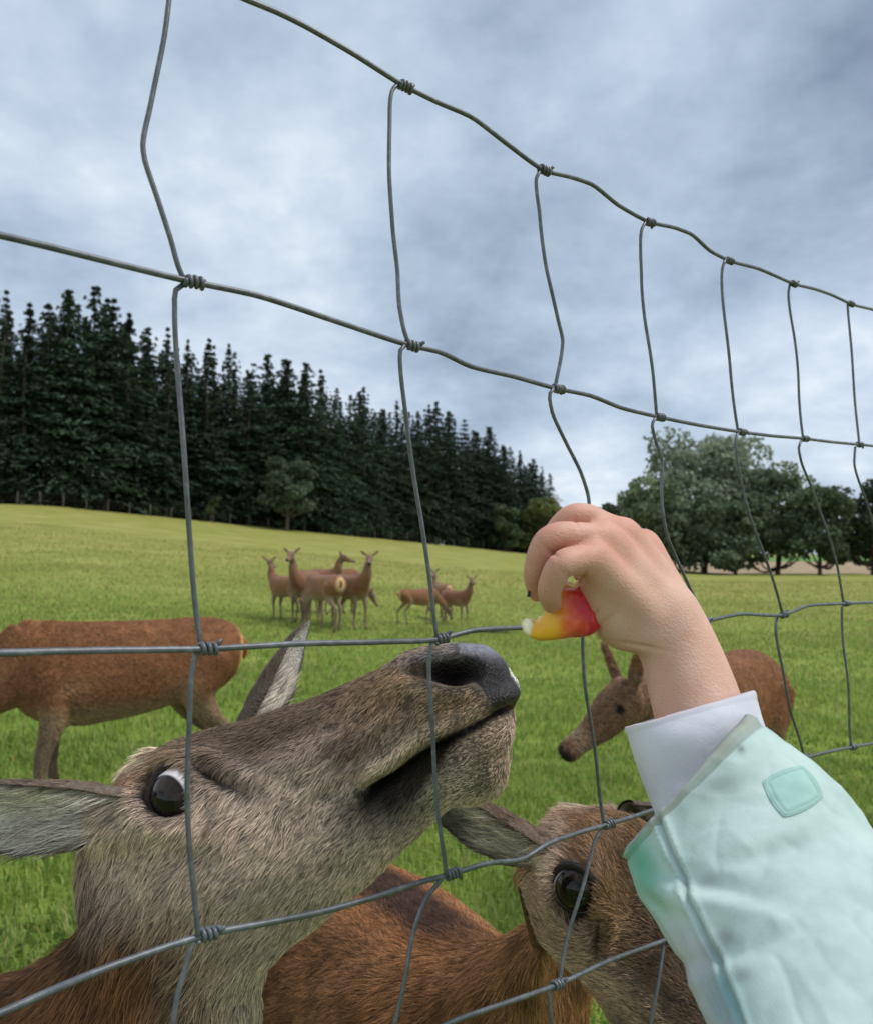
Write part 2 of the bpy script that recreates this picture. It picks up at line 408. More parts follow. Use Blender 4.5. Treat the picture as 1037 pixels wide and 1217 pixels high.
# the depth of the wood: one dark mass behind the two rows
def wood_mass():
    V, Q, T, C, off = [], [], [], [], 0
    for back in (15, 22, 30):
        px = -60
        while px < 650:
            s = (px - CX) / FPX; y = float(np.interp(s, S_T, Y_T)) + back + r.uniform(0, 5); x = s * y
            H = (EYE + (680 - np.interp(px, tp[:, 0], tp[:, 1])) / FPX * y - float(ground(x, y))) * r.uniform(.82, .97)
            me = SPR[r.integers(0, 6)][1]; v = get_co(me) * (H / 25 * 1.15, H / 25 * 1.15, H / 25)
            a = r.uniform(0, 6.28); ca, sa = math.cos(a), math.sin(a)
            v = np.stack([v[:, 0] * ca - v[:, 1] * sa + x, v[:, 0] * sa + v[:, 1] * ca + y, v[:, 2] + float(ground(x, y))], -1)
            n = len(v) // 5; sel = np.arange(0, n, 2); kk = sel[:, None] * 5 + np.arange(5)[None]
            v = v[kk.ravel()]; k = np.arange(len(sel))[:, None] * 5 + off
            Q.append((k + np.array([[0, 1, 2, 4]])).reshape(-1, 4)); T.append((k + np.array([[4, 2, 3]])).reshape(-1, 3)); V.append(v); off += len(v)
            px += 34 * 95 / y * r.uniform(.8, 1.2)
    me = mesh_np('spruce_wood', np.vstack(V), [np.vstack(Q), np.vstack(T)]); set_col(me, np.array([.026, .042, .025]))
    tag(obj('spruce_wood', me, NEEDLE), 'dark depth of the spruce wood behind its front trees', 'wood', kind='stuff')
wood_mass()

def broadleaf_meshes(seed, H, R, base, n, leaf, colA, colB, lobes=16, flat=.75):
    lobes = int(lobes * 1.7); colA = np.array(colA) * 1.25; colB = np.array(colB) * 1.25
    r_ = np.random.default_rng(seed); cz = base + (H - base) * .5; hz = (H - base) * .5
    cs = []
    for k in range(lobes):
        zz = -.78 + 1.5 * (k + r_.uniform(0, 1)) / lobes; az = r_.uniform(0, 2 * np.pi); q = r_.uniform(.35, .78) * math.sqrt(max(.12, 1 - (max(zz, -.1) ** 2) * 1.2))
        cs.append(np.array([math.cos(az) * R * q, math.sin(az) * R * q, cz + zz * hz]))
    cs = np.array(cs); rs = r_.uniform(.18, .40, lobes) * min(R, hz)
    k = r_.integers(0, lobes, n); u = nrm(r_.normal(size=(n, 3))); q = r_.uniform(.45, 1.0, n) ** .5
    cen = cs[k] + u * (rs[k] * q)[:, None] * np.array([1.15, 1.15, flat]); cen += r_.normal(size=cen.shape) * .06 * R * .3
    dr = nrm(u * .6 + r_.normal(size=(n, 3)) * .8 + np.array([0, 0, -.3]))
    v, qd, t = cards(cen, dr, leaf * r_.uniform(.3, .6, n), leaf * r_.uniform(.8, 1.6, n))
    tone = r_.uniform(.65, 1.25, n) * (.8 + .4 * r_.random(lobes))[k]
    mixf = np.clip(r_.random(n) * .7 + .25 * r_.random(lobes)[k], 0, 1)[:, None]
    c = (np.array(colA) * (1 - mixf) + np.array(colB) * mixf) * tone[:, None]
    cr = mesh_np('leaf_crown', v, [qd, t]); set_col(cr, np.repeat(c, 5, 0)); cr.materials.append(LEAF)
    parts = []
    tr = H * .024
    parts.append(tube_arrays(spline([(0, 0, -.4), (.1 * tr, 0, base * .5), (.3 * tr, .2 * tr, base), (0, 0, cz)], 10), np.linspace(tr, tr * .4, 10), 8))
    for j in range(min(lobes, 9)):
        st = np.array([0, 0, base * (.8 + .5 * r_.random())]); parts.append(tube_arrays(spline([st, (st + cs[j]) / 2 + [0, 0, -.08 * H], cs[j]], 7), np.linspace(tr * .5, tr * .08, 7), 6))
    tk = mesh_parts('leaf_trunk', parts); tk.materials.append(BARK)
    return tk, cr
def put_leafy(px, y, top, wpx, base_f, seed, n, leaf, ca, cb, name, label, group=None, lobes=16):
    x = (px - CX) / FPX * y; H = EYE + (680 - top) / FPX * y - float(ground(x, y)); R = wpx / 2 / FPX * y
    return put_tree(name, broadleaf_meshes(seed, H, R, H * base_f, n, leaf, ca, cb, lobes), x, y, 1, 1, 0, label, 'tree', group)
GA, GB = (.10, .14, .08), (.24, .29, .18)
put_leafy(835, 92, 502, 175, .10, 21, 13000, .42, (.15, .19, .125), (.34, .39, .28), 'willow_tree', 'tallest pale grey-green broadleaf tree right of the raised hand', lobes=22)
put_leafy(772, 86, 562, 105, .05, 22, 7000, .38, GA, GB, 'field_tree', 'rounded green tree directly behind the wrist, left of the tallest tree')
put_leafy(872, 84, 580, 130, .05, 23, 8000, .38, (.08, .115, .065), (.19, .24, .14), 'field_tree', 'lower dark tree in front of the tallest pale tree')
put_leafy(922, 88, 545, 115, .05, 24, 7500, .38, GA, GB, 'field_tree', 'green tree right of the tallest pale tree, above the fence knot')
put_leafy(972, 82, 575, 100, .08, 25, 6500, .38, (.055, .085, .045), (.13, .17, .09), 'field_tree', 'very dark tree at the right edge beside the green strip')
put_leafy(1035, 84, 560, 110, .08, 26, 6000, .38, (.03, .05, .028), (.08, .11, .06), 'field_tree', 'dark green tree cut by the right edge of the view')
put_leafy(735, 120, 596, 70, .05, 27, 3500, .5, (.028, .045, .024), (.07, .10, .05), 'hedge_tree', 'low dark round tree at the gap between wood and field trees')
put_leafy(800, 84, 608, 66, .05, 28, 2500, .38, (.07, .10, .055), (.16, .20, .12), 'field_tree', 'small dark tree low beside the wrist under the taller crowns')
put_leafy(700, 150, 612, 46, .05, 29, 2200, .55, (.028, .045, .022), (.07, .095, .045), 'hedge_tree', 'dark bush beyond the fingertips at the end of the wood')
# lighter young trees standing out in front of the spruces
put_leafy(341, 112, 538, 66, .22, 31, 3200, .5, (.062, .088, .054), (.125, .165, .105), 'birch_tree', 'soft grey-green broadleaf tree in front of the middle of the wood', lobes=12)
put_leafy(253, 108, 590, 18, .3, 32, 500, .4, (.05, .08, .03), (.11, .15, .06), 'young_tree', 'tiny green tree on a bare stem in front of the wood', lobes=5)
put_leafy(642, 158, 585, 58, .04, 33, 3000, .6, (.085, .10, .035), (.19, .21, .08), 'young_tree', 'yellowish green bushy tree at the right end of the wood', lobes=10)
put_leafy(600, 152, 598, 44, .06, 34, 2200, .55, (.05, .075, .035), (.12, .15, .07), 'young_tree', 'dull green bush in front of the right part of the wood', lobes=9)

# wood-edge fence: posts one can count
PM = simple_mat('old_post', (.13, .11, .095), .9, .35, 8)
ef = empty('wood_edge_fence', (0, 100, float(ground(0, 100))))
tag(ef, 'row of thin grey fence posts along the foot of the wood', 'fence')
px = -10
pts_ = []
while px < 690:
    s = (px - CX) / FPX; y = float(np.interp(s, S_T, Y_T)) - 1.5; x = s * y; z = float(ground(x, y)); hh = 1.35 + .25 * r.random()
    c = np.array([[x, y, z - .3], [x + .04 * r.normal(), y, z + hh * .6], [x + .07 * r.normal(), y, z + hh]])
    place_child(obj('post', tube('post', c, [.085, .08, .07], 6), PM), ef); pts_.append(c[2])
    px += 27 * 95 / y
for k, dz in enumerate((-.15, -.6, -1.0)):
    place_child(obj('rail_wire', tube('rail_wire', np.array(pts_) + [0, 0, dz], .008, 4), PM), ef)
# a thin dark tapered streak lying in the grass right of the small herd
x, y = (578 - CX) / FPX * 15.5, 15.5
c = spline([(x - .36, y, 0), (x - .1, y + .05, 0), (x + .15, y - .03, 0), (x + .4, y + .06, 0)], 12); c[:, 2] = ground(c[:, 0], c[:, 1]) + .045
tag(obj('dark_streak', tube('dark_streak', c, np.linspace(.05, .03, 12) + .006 * rng.normal(size=12), 8), simple_mat('dark_brown', (.045, .036, .028), .9, .4, 8)), 'dark branch lying in the grass right of the small deer group', 'streak')

# ------------------------------------------------------------------ wire mesh fence
FS = .92
fd = nrm(hit(1600, 680, CAM + FWD, FWD) - CAM); fd[2] = 0; fd = nrm(fd)
FP0 = P(215, 680, FS * 585.6 / (1600 - 215)); FNRM = np.array([-fd[1], fd[0], 0.])     # pointing away from the camera
if np.dot(FNRM, FWD) < 0: FNRM = -FNRM
def on_fence(px, py, off=0.0): return hit(px, py, FP0, FNRM) + FNRM * off
def fence_at(a, z, off=0.0): return FP0 + fd * a + np.array([0, 0, z - FP0[2]]) + FNRM * off
def wire_mat():
    m, ns, ls, bs = mat('galvanised_wire')
    tc = ns.new('ShaderNodeTexCoord'); n = noise_node(ns, ls, 160, 6, .7, tc.outputs['Object']); n2 = noise_node(ns, ls, 18, 3, .6, tc.outputs['Object'])
    r1 = ramp_node(ns, ls, n.outputs[0], [(.3, (.07, .078, .09)), (.55, (.125, .135, .152)), (.75, (.24, .25, .265))])
    r2 = ramp_node(ns, ls, n2.outputs[0], [(.40, (1, 1, 1)), (.72, (.62, .62, .56))])
    mx = ns.new('ShaderNodeMix'); mx.data_type = 'RGBA'; mx.blend_type = 'MULTIPLY'; mx.inputs[0].default_value = 1
    ls.new(r1.outputs[0], mx.inputs[6]); ls.new(r2.outputs[0], mx.inputs[7]); ls.new(mx.outputs[2], bs.inputs['Base Color'])
    bs.inputs['Metallic'].default_value = .15; bs.inputs['Roughness'].default_value = .42; bs.inputs['Specular IOR Level'].default_value = .7
    bump_node(ns, ls, n.outputs[0], bs, .35, .0006)
    return m
WIRE = wire_mat()
fence = empty('wire_fence', tuple(fence_at(0, 0)))
tag(fence, 'bent grey wire mesh fence with twisted knots in front of the deer', 'fence')
def fpart(name, me): return place_child(obj(name, me, WIRE), fence)
HW = {
 1: [(-198, -190), (60, -95), (205, -40), (290, 0), (330, 14), (362, 28), (420, 64), (479, 100), (520, 121), (561, 139), (600, 171), (645, 203), (675, 211), (703, 220), (735, 243), (770, 264), (800, 271), (819, 279), (845, 298), (865, 309), (900, 319), (942, 338), (972, 344), (985, 350), (1010, 362), (1037, 368)],
 2: [(-198, 235), (55, 293), (140, 313), (222, 335), (300, 351), (400, 382), (487, 410), (522, 419), (556, 434), (610, 448), (661, 461), (700, 470), (740, 484), (782, 495), (830, 505), (880, 513), (915, 518), (955, 521), (985, 525), (1037, 530)],
 3: [(-198, 783), (0, 776), (120, 773), (243, 771), (350, 765), (450, 763), (522, 760), (560, 750), (620, 746), (692, 746), (740, 748), (790, 746), (835, 739), (880, 730), (930, 731), (960, 720), (985, 718), (1037, 716)],
 4: [(-198, 1272), (0, 1206), (55, 1183), (110, 1157), (170, 1136), (245, 1112), (330, 1094), (385, 1083), (440, 1066), (500, 1048), (535, 1040), (580, 1026), (621, 1021), (650, 1004), (690, 990), (722, 980), (755, 970), (815, 948), (880, 925), (920, 914), (955, 902), (985, 893), (1037, 884)],
 5: [(-198, 1614), (200, 1407), (462, 1262), (530, 1218), (600, 1190), (660, 1169), (720, 1143), (790, 1117), (870, 1085), (960, 1052), (1037, 1026)],
}
V = [
 [(205, -40), (195, 45), (180, 125), (171, 176), (173, 190), (184, 226), (202, 283), (217, 328), (222, 335)],
 [(218, 338), (210, 344), (209, 365), (213, 450), (220, 560), (229, 670), (236, 742), (240, 771)],
 [(234, 774), (228, 800), (225, 860), (224, 930), (226, 1010), (231, 1070), (236, 1112)],
 [(232, 1116), (222, 1150), (210, 1190), (204, 1230), (200, 1310), (199, 1407)],
 [(474, 99), (469, 104), (464, 150), (462, 210), (467, 270), (474, 322), (476, 365), (482, 398), (486, 409)],
 [(480, 411), (475, 417), (475, 432), (484, 500), (498, 600), (510, 690), (519, 750), (521, 760)],
 [(515, 763), (512, 776), (511, 820), (514, 880), (520, 950), (527, 1010), (530, 1039)],
 [(525, 1043), (508, 1066), (494, 1105), (484, 1150), (475, 1190), (468, 1222), (462, 1262)],
 [(641, 203), (637, 210), (642, 255), (651, 325), (662, 380), (668, 405), (666, 430), (661, 458)],
 [(657, 462), (653, 468), (656, 487), (672, 522), (690, 560), (698, 588), (700, 620), (697, 690), (693, 745)],
 [(692, 747), (692, 760), (695, 800), (703, 868), (711, 930), (719, 979)],
 [(717, 983), (709, 998), (694, 1045), (679, 1100), (668, 1150), (664, 1168)],
 [(656, 1171), (653, 1182), (655, 1222), (656, 1300), (657, 1345)],
 [(766, 264), (762, 271), (763, 330), (768, 390), (775, 445), (781, 494)],
 [(778, 497), (774, 503), (778, 522), (787, 546), (787, 590), (792, 635), (810, 680), (826, 712), (836, 738)],
 [(834, 741), (842, 780), (860, 850), (878, 924)],
 [(872, 929), (850, 980), (815, 1060), (794, 1116)],
 [(790, 1120), (784, 1150), (778, 1190), (772, 1240), (770, 1300)],
 [(861, 309), (859, 316), (861, 370), (867, 440), (878, 512)],
 [(876, 515), (873, 522), (875, 545), (888, 600), (905, 652), (920, 697), (930, 729)],
 [(925, 733), (923, 742), (928, 790), (937, 835), (950, 876), (955, 901)],
 [(951, 906), (946, 960), (940, 1010), (936, 1060)],
 [(939, 338), (938, 346), (942, 390), (949, 455), (954, 521)],
 [(951, 524), (948, 532), (951, 548), (963, 575), (978, 615), (992, 665), (1003, 718)],
 [(1000, 721), (1003, 770), (1008, 830), (1012, 887)],
 [(1008, 362), (1011, 420), (1017, 480), (1020, 528)],
 [(1017, 531), (1016, 550), (1030, 600), (1048, 660), (1060, 714)],
]
K = {1: [479, 645, 770, 865, 942, 1010], 2: [226, 487, 661, 782, 880, 955, 1020], 3: [243, 522, 692, 836, 930, 1004], 4: [243, 534, 721, 880, 955, 1012], 5: [200, 462, 660, 793, 936]}
RH, RV = .0017, .0014
END_A = 2.62; DA = .15 * FS
curves3 = {}
for k, pts in HW.items():
    c = np.array([on_fence(*p) for p in pts])
    a_last = np.dot(c[-1] - FP0, fd); z_last = c[-1][2]; z0 = np.interp(0, np.dot(c - FP0, fd), c[:, 2])
    ext = [fence_at(a, z_last + .004 * math.sin(7 * a + k)) for a in np.arange(a_last + .05, END_A, .075)]
    a_first = np.dot(c[0] - FP0, fd); pre = [fence_at(a, c[0][2]) for a in np.arange(-.75, a_first - .03, .09)]
    c = np.vstack([np.array(pre).reshape(-1, 3), c, np.array(ext)])
    c += FNRM * (.0009 * rng.normal(size=len(c)))[:, None]
    curves3[k] = spline(c, 420, .7)
    fpart('horizontal_wire', tube('horizontal_wire', curves3[k], RH, 9))
z5 = float(on_fence(660, 1169)[2])
for k, z in enumerate([z5 - .125, z5 - .245, z5 - .36, z5 - .47, z5 - .575, z5 - .68, z5 - .78]):
    if z < .05: break
    c = np.array([fence_at(a, z + .004 * math.sin(9 * a + k * 2)) for a in np.arange(-.75, END_A, .07)])
    curves3[6 + k] = c; fpart('horizontal_wire', tube('horizontal_wire', spline(c, 120), RH, 6))
for pts in V:
    c = spline(np.array([on_fence(*p, off=.0005) for p in pts]), 40, .72)
    c += FNRM * (.001 * np.sin(np.linspace(0, 9, 40) + rng.random() * 6))[:, None]
    fpart('stay_wire', tube('stay_wire', c, RV, 8))
def knot(cv, px=None, a=None, kk=7):
    if px is not None:
        p, _, dd = proj(cv); ok = dd > .12; a = np.interp(px, p[ok], np.dot(cv[ok] - FP0, fd))
    aa = np.dot(cv - FP0, fd)
    ln = .0105; u = np.linspace(0, 1, 64); ax = np.stack([np.interp(a - .003 + ln * u, aa, cv[:, j]) for j in range(3)], -1)
    t = nrm(ax[-1] - ax[0]); n1 = nrm(FNRM - t * np.dot(FNRM, t)); n2 = np.cross(t, n1)
    turns = 3.4 + .5 * rng.random(); th = u * turns * 2 * np.pi + rng.random() * 6.28
    rad = (RH + RV * .55) * (1 + .08 * np.sin(u * 17))
    c = ax + (np.cos(th) * rad)[:, None] * n1 + (np.sin(th) * rad)[:, None] * n2
    tail = c[-1] + (c[-1] - ax[-1]) * .9 + t * .0015
    fpart('wire_knot', tube('wire_knot', np.vstack([c, tail]), RV * .9, kk))
for k, pxs in K.items():
    for q in pxs: knot(curves3[k], px=q)
for a_ in (2.63,):
    b_ = fence_at(a_, 0, .055); c = np.array([b_ + [0, 0, z] for z in (-.4, .3, .9, 1.5, 1.92)]); place_child(obj('post', tube('post', c, [.052, .05, .05, .049, .047], 14), PM), fence)
# the fence goes on beyond the picture on both sides and down to the ground
ks = sorted(curves3)
def z_at(k, a): return np.interp(a, np.dot(curves3[k] - FP0, fd), curves3[k][:, 2])
for col_ in list(range(-4, 19)):
    a = col_ * DA
    for k0, k1 in zip(ks[:-1], ks[1:]):
        if 0 <= col_ <= 6 and k0 < 5: continue
        if col_ == 3 and k0 == 5 or col_ == 2 and k0 == 5: continue
        za, zb = z_at(k0, a), z_at(k1, a)
        c = np.array([fence_at(a + .004 * math.sin(5 * q + col_), za + (zb - za) * q) for q in np.linspace(0, 1, 8)])
        fpart('stay_wire', tube('stay_wire', c, RV, 6))
        if k1 > 5 or col_ < 0 or col_ > 6: knot(curves3[k1], a=a, kk=5)
# ------------------------------------------------------------------ deer: shared tools
def loft_rings(rings, spacing, k):
    """rings: rows of [C(3), up half vector(3), side half vector(3), taper, squareness]; returns grid of points (m,k,3)"""
    p = np.asarray(rings, float)
    d = np.r_[0, np.cumsum(np.maximum(np.linalg.norm(np.diff(p[:, :3], axis=0), axis=1), 2e-3))]
    u = [0.0]
    while u[-1] < d[-1]: u.append(u[-1] + float(np.interp(u[-1], d, spacing)))
    u = np.array(u[:-1] + [d[-1]])
    g = spline_t(p, d, u)
    th = np.linspace(0, 2 * np.pi, k, endpoint=False); c, s = np.cos(th), np.sin(th)
    e = 2.0 / g[:, 10][:, None]
    yv = np.sign(c) * np.abs(c)[None] ** e; xv = np.sign(s) * np.abs(s)[None] ** e
    wf = 1 + g[:, 9][:, None] * yv
    pts = g[:, None, 0:3] + g[:, None, 3:6] * yv[..., None] + g[:, None, 6:9] * (xv * wf)[..., None]
    ringpos = np.interp(u, d, np.arange(len(p)))
    return pts, ringpos, g
def grid_faces(m, k):
    i = np.arange(m - 1)[:, None] * k; j = np.arange(k)[None]
    return np.stack([i + j, i + (j + 1) % k, i + k + (j + 1) % k, i + k + j], -1).reshape(-1, 4)
def close_grid(pts, flip=False):
    m, k, _ = pts.shape; v = pts.reshape(-1, 3)
    c0, c1 = pts[0].mean(0), pts[-1].mean(0); v = np.vstack([v, c0, c1]); a, b = m * k, m * k + 1
    j = np.arange(k); q = grid_faces(m, k)
    t = np.vstack([np.stack([np.full(k, a), (j + 1) % k, j], -1), np.stack([np.full(k, b), (m - 1) * k + j, (m - 1) * k + (j + 1) % k], -1)])
    if flip: q = q[:, ::-1]; t = t[:, ::-1]
    return v, q, t
def grid_normals(pts):
    du = np.gradient(pts, axis=0); dv = np.roll(pts, -1, 1) - np.roll(pts, 1, 1)
    n = nrm(np.cross(dv, du)); c = pts.mean(1, keepdims=True)
    if np.mean(np.sum(n * (pts - c), -1)) < 0: n = -n
    return n, nrm(du)
def lap(pts, it, lam=.5):
    for _ in range(it):
        q = pts.copy()
        q[1:-1] = (pts[2:] + pts[:-2] + np.roll(pts, 1, 1)[1:-1] + np.roll(pts, -1, 1)[1:-1]) / 4
        pts = pts + lam * (q - pts)
    return pts
def fur_curves(name, v, tri, nrm_v, comb_v, col_v, dens_v, len_v, mat_, parent, lift=.35, grav=.2, rad=.00019, seg=4, seed=1, clump=.30, clump_size=.010, tone=(.55, 1.6)):
    """hair curves grown from a triangle soup with per-vertex comb direction, colour, density (per m2) and length"""
    rg = np.random.default_rng(seed)
    a, b, c = v[tri[:, 0]], v[tri[:, 1]], v[tri[:, 2]]
    ar = .5 * np.linalg.norm(np.cross(b - a, c - a), axis=1)
    ex = ar * dens_v[tri].mean(1); n = rg.poisson(ex); f = np.repeat(np.arange(len(tri)), n); N_ = len(f)
    u1, u2 = rg.random(N_), rg.random(N_); fl = u1 + u2 > 1; u1[fl] = 1 - u1[fl]; u2[fl] = 1 - u2[fl]
    w3 = np.stack([1 - u1 - u2, u1, u2], -1)[..., None]
    T = tri[f]; ip = lambda arr: (arr[T] * (w3 if arr.ndim == 2 else w3[..., 0])).sum(1)
    p = ip(v); nn = nrm(ip(nrm_v)); cm = ip(comb_v); ln = ip(len_v) * rg.uniform(.65, 1.2, N_)
    cc = ip(col_v) * (rg.uniform(tone[0], tone[1], N_) * np.where(rg.random(N_) < .28, .38, 1.12))[:, None]
    cm = nrm(cm - nn * np.sum(cm * nn, 1, keepdims=True))
    # tufts: neighbours share a sideways sway
    side = np.cross(nn, cm)
    sw = vnoise(p, clump_size, seed) * clump + vnoise(p, clump_size * 3.5, seed + 3) * clump * .8 + rg.normal(size=N_) * .16
    li = lift * (1 + .6 * vnoise(p, clump_size * .9, seed + 5)) * rg.uniform(.6, 1.3, N_)
    d0 = nrm(cm + side * sw[:, None] + nn * (li * 1.5)[:, None]); d1 = nrm(cm + side * (sw * 1.5)[:, None] + nn * (li * .35)[:, None] + np.array([0, 0, -grav]))
    k = seg + 1; t = np.linspace(0, 1, k)[None, :, None]
    pos = p[:, None] - nn[:, None] * .0006 + ln[:, None, None] * (d0[:, None] * (t - .5 * t * t) + d1[:, None] * (.5 * t * t))
    rr = rad * rg.uniform(.7, 1.3, N_)[:, None] * np.interp(np.linspace(0, 1, k), [0, .55, 1], [1, .85, .12])[None]
    hc = bpy.data.hair_curves.new(name); hc.add_curves([k] * N_)
    hc.attributes['position'].data.foreach_set('vector', pos.astype(np.float32).ravel())
    at = hc.attributes.get('radius') or hc.attributes.new('radius', 'FLOAT', 'POINT'); at.data.foreach_set('value', rr.astype(np.float32).ravel())
    ca = hc.attributes.new('col', 'FLOAT_COLOR', 'CURVE'); c4 = np.ones((N_, 4), np.float32); c4[:, :3] = cc; ca.data.foreach_set('color', c4.ravel())
    hc.materials.append(mat_)
    o = bpy.data.objects.new(name, hc); COL.objects.link(o); o['kind'] = 'stuff'
    if parent is not None: place_child(o, parent)
    return o
def fur_mat():
    m, ns, ls, bs = mat('deer_hair')
    a = ns.new('ShaderNodeAttribute'); a.attribute_name = 'col'; hi = ns.new('ShaderNodeHairInfo')
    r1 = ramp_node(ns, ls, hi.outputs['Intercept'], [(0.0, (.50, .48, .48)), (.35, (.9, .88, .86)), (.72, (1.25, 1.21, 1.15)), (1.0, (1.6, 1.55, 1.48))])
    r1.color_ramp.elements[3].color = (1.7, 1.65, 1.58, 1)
    mx = ns.new('ShaderNodeMix'); mx.data_type = 'RGBA'; mx.blend_type = 'MULTIPLY'; mx.inputs[0].default_value = 1
    ls.new(a.outputs['Color'], mx.inputs[6]); ls.new(r1.outputs[0], mx.inputs[7])
    ls.new(mx.outputs[2], bs.inputs['Base Color']); bs.inputs['Roughness'].default_value = .55; bs.inputs['Specular IOR Level'].default_value = .25
    return m
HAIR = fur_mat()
def hide_mat():
    m, ns, ls, bs = mat('deer_hide')
    a = ns.new('ShaderNodeAttribute'); a.attribute_name = 'col'; tc = ns.new('ShaderNodeTexCoord')
    n = noise_node(ns, ls, 220, 5, .7, tc.outputs['Object'])
    mr = ns.new('ShaderNodeMapRange'); ls.new(n.outputs[0], mr.inputs[0]); mr.inputs[1].default_value = .3; mr.inputs[2].default_value = .7; mr.inputs[3].default_value = .6; mr.inputs[4].default_value = 1.35
    v = ns.new('ShaderNodeVectorMath'); v.operation = 'SCALE'; ls.new(a.outputs['Color'], v.inputs[0]); ls.new(mr.outputs[0], v.inputs['Scale'])
    ls.new(v.outputs[0], bs.inputs['Base Color']); bs.inputs['Specular IOR Level'].default_value = .28
    # the alpha of the colour attribute holds how wet the skin is
    w_ = ns.new('ShaderNodeMapRange'); ls.new(a.outputs['Alpha'], w_.inputs[0]); w_.inputs[3].default_value = .85; w_.inputs[4].default_value = .52
    ls.new(w_.outputs[0], bs.inputs['Roughness'])
    vo = ns.new('ShaderNodeTexVoronoi'); vo.inputs['Scale'].default_value = 480; ls.new(tc.outputs['Object'], vo.inputs['Vector'])
    bump_node(ns, ls, vo.outputs['Distance'], bs, .7, .0016)
    return m
HIDE = hide_mat()
def eye_mat():
    m, ns, ls, bs = mat('deer_eye')
    a = ns.new('ShaderNodeAttribute'); a.attribute_name = 'col'; ls.new(a.outputs['Color'], bs.inputs['Base Color'])
    bs.inputs['Roughness'].default_value = .05; bs.inputs['Coat Weight'].default_value = .0; bs.inputs['IOR'].default_value = 1.38
    return m
EYEM = eye_mat()
LIDM = simple_mat('eyelid_skin', (.026, .020, .018), .75, .4, 300, .6, spec=.2)

# head A lies in a near-vertical plane just behind the fence
AY = math.radians(8); AD = np.array([math.cos(AY), -math.sin(AY), 0.]); AL = np.array([-math.sin(AY), -math.cos(AY), 0.])   # forward, near side
A0 = P(610, 815, .575)
AN = AL
def on_a(px, py): return hit(px, py, A0, AN)
def prow(T, B, hw, tp_=0.0, sq=2.2):
    t, b = on_a(*T), on_a(*B); return np.r_[(t + b) / 2, (t - b) / 2, AL * hw, tp_, sq]
A_HEAD = [
 ((607, 815), (604, 868), .012, 0, 2.2), ((605, 800), (603, 890), .024, 0, 2.3), ((598, 785), (604, 918), .031, 0, 2.4), ((583, 771), (597, 938), .036, 0, 2.4), ((560, 765), (575, 951), .039, .02, 2.4),
 ((525, 765), (540, 955), .041, .03, 2.4), ((490, 772), (512, 978), .040, .04, 2.4), ((455, 793), (480, 1008), .040, .05, 2.35),
 ((405, 816), (445, 1040), .045, .08, 2.3), ((352, 837), (410, 1070), .052, .10, 2.25), ((302, 855), (375, 1098), .059, .14, 2.2),
 ((255, 868), (345, 1120), .066, .16, 2.2), ((212, 880), (322, 1143), .070, .12, 2.2), ((172, 902), (307, 1168), .068, .05, 2.15),
 ((138, 940), (300, 1195), .066, .0, 2.1), ((122, 996), (296, 1225), .067, 0, 2.1), ((138, 1050), (294, 1262), .070, 0, 2.1), ((118, 1090), (292, 1310), .078, 0, 2.1), ((66, 1140), (292, 1375), .086, 0, 2.1)]
ringsA = [prow(*q) for q in A_HEAD]
def body_ring(c, upv, hh, side, hw, tp_=0, sq=2.1): return np.r_[c, nrm(upv) * hh, side * hw, tp_, sq]
def a_line(x, z):                       # a point of the animal's middle plane, x to the right of the camera
    t = (A0[0] - x) / AD[0]; return np.array([x, A0[1] - AD[1] * t, z])
ringsA += [body_ring(a_line(-.36, .97), (-.75, .1, .66), .185, AL, .105), body_ring(a_line(-.47, .90), (-.4, .05, .9), .215, AL, .14),
           body_ring(a_line(-.62, .86), (-.1, 0, 1), .235, AL, .17), body_ring(a_line(-.85, .84), (0, 0, 1), .235, AL, .195), body_ring(a_line(-1.1, .86), (0, 0, 1), .22, AL, .185),
           body_ring(a_line(-1.28, .88), (.1, 0, 1), .18, AL, .15), body_ring(a_line(-1.38, .89), (.2, 0, 1), .10, AL, .08), body_ring(a_line(-1.41, .89), (.2, 0, 1), .02, AL, .02)]
SPA = np.r_[np.full(14, .0019), np.full(5, .004), np.full(8, .014)]
KA = 230

MOUTH = np.array([(430, 942), (445, 934), (470, 917), (497, 897), (525, 880), (560, 863), (585, 849), (606, 838)], float)
def blob(px, py, cx, cy, rx, ry, ang=0.0):
    a = math.radians(ang); x, y = px - cx, py - cy
    return np.exp(-.5 * (((x * math.cos(a) + y * math.sin(a)) / rx) ** 2 + ((-x * math.sin(a) + y * math.cos(a)) / ry) ** 2))
def mouth_q(px, py):
    yl = np.interp(px, MOUTH[:, 0], MOUTH[:, 1]); q = (py - yl) * .86
    f = sstep(420, 448, px) * sstep(640, 604, px); return q, f
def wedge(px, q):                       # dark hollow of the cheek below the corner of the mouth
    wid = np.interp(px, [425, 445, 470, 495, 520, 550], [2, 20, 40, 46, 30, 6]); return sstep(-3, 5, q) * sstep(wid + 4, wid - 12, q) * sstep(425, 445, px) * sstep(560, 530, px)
def lin(*rgb): return ((np.array(rgb) / 255.0 + .055) / 1.055) ** 2.4
def paint(c, wgt, rgb):
    return c + (lin(*rgb) - c) * np.clip(wgt, 0, 1)[:, None]
def a_space(pa):
    """points in animal A's space -> picture position of their near-side mirror image, and side distance"""
    wv = (pa - A0) @ AN; near = pa + AN * (np.abs(wv) - wv)[:, None]
    px, py, _ = proj(near); return px, py, wv
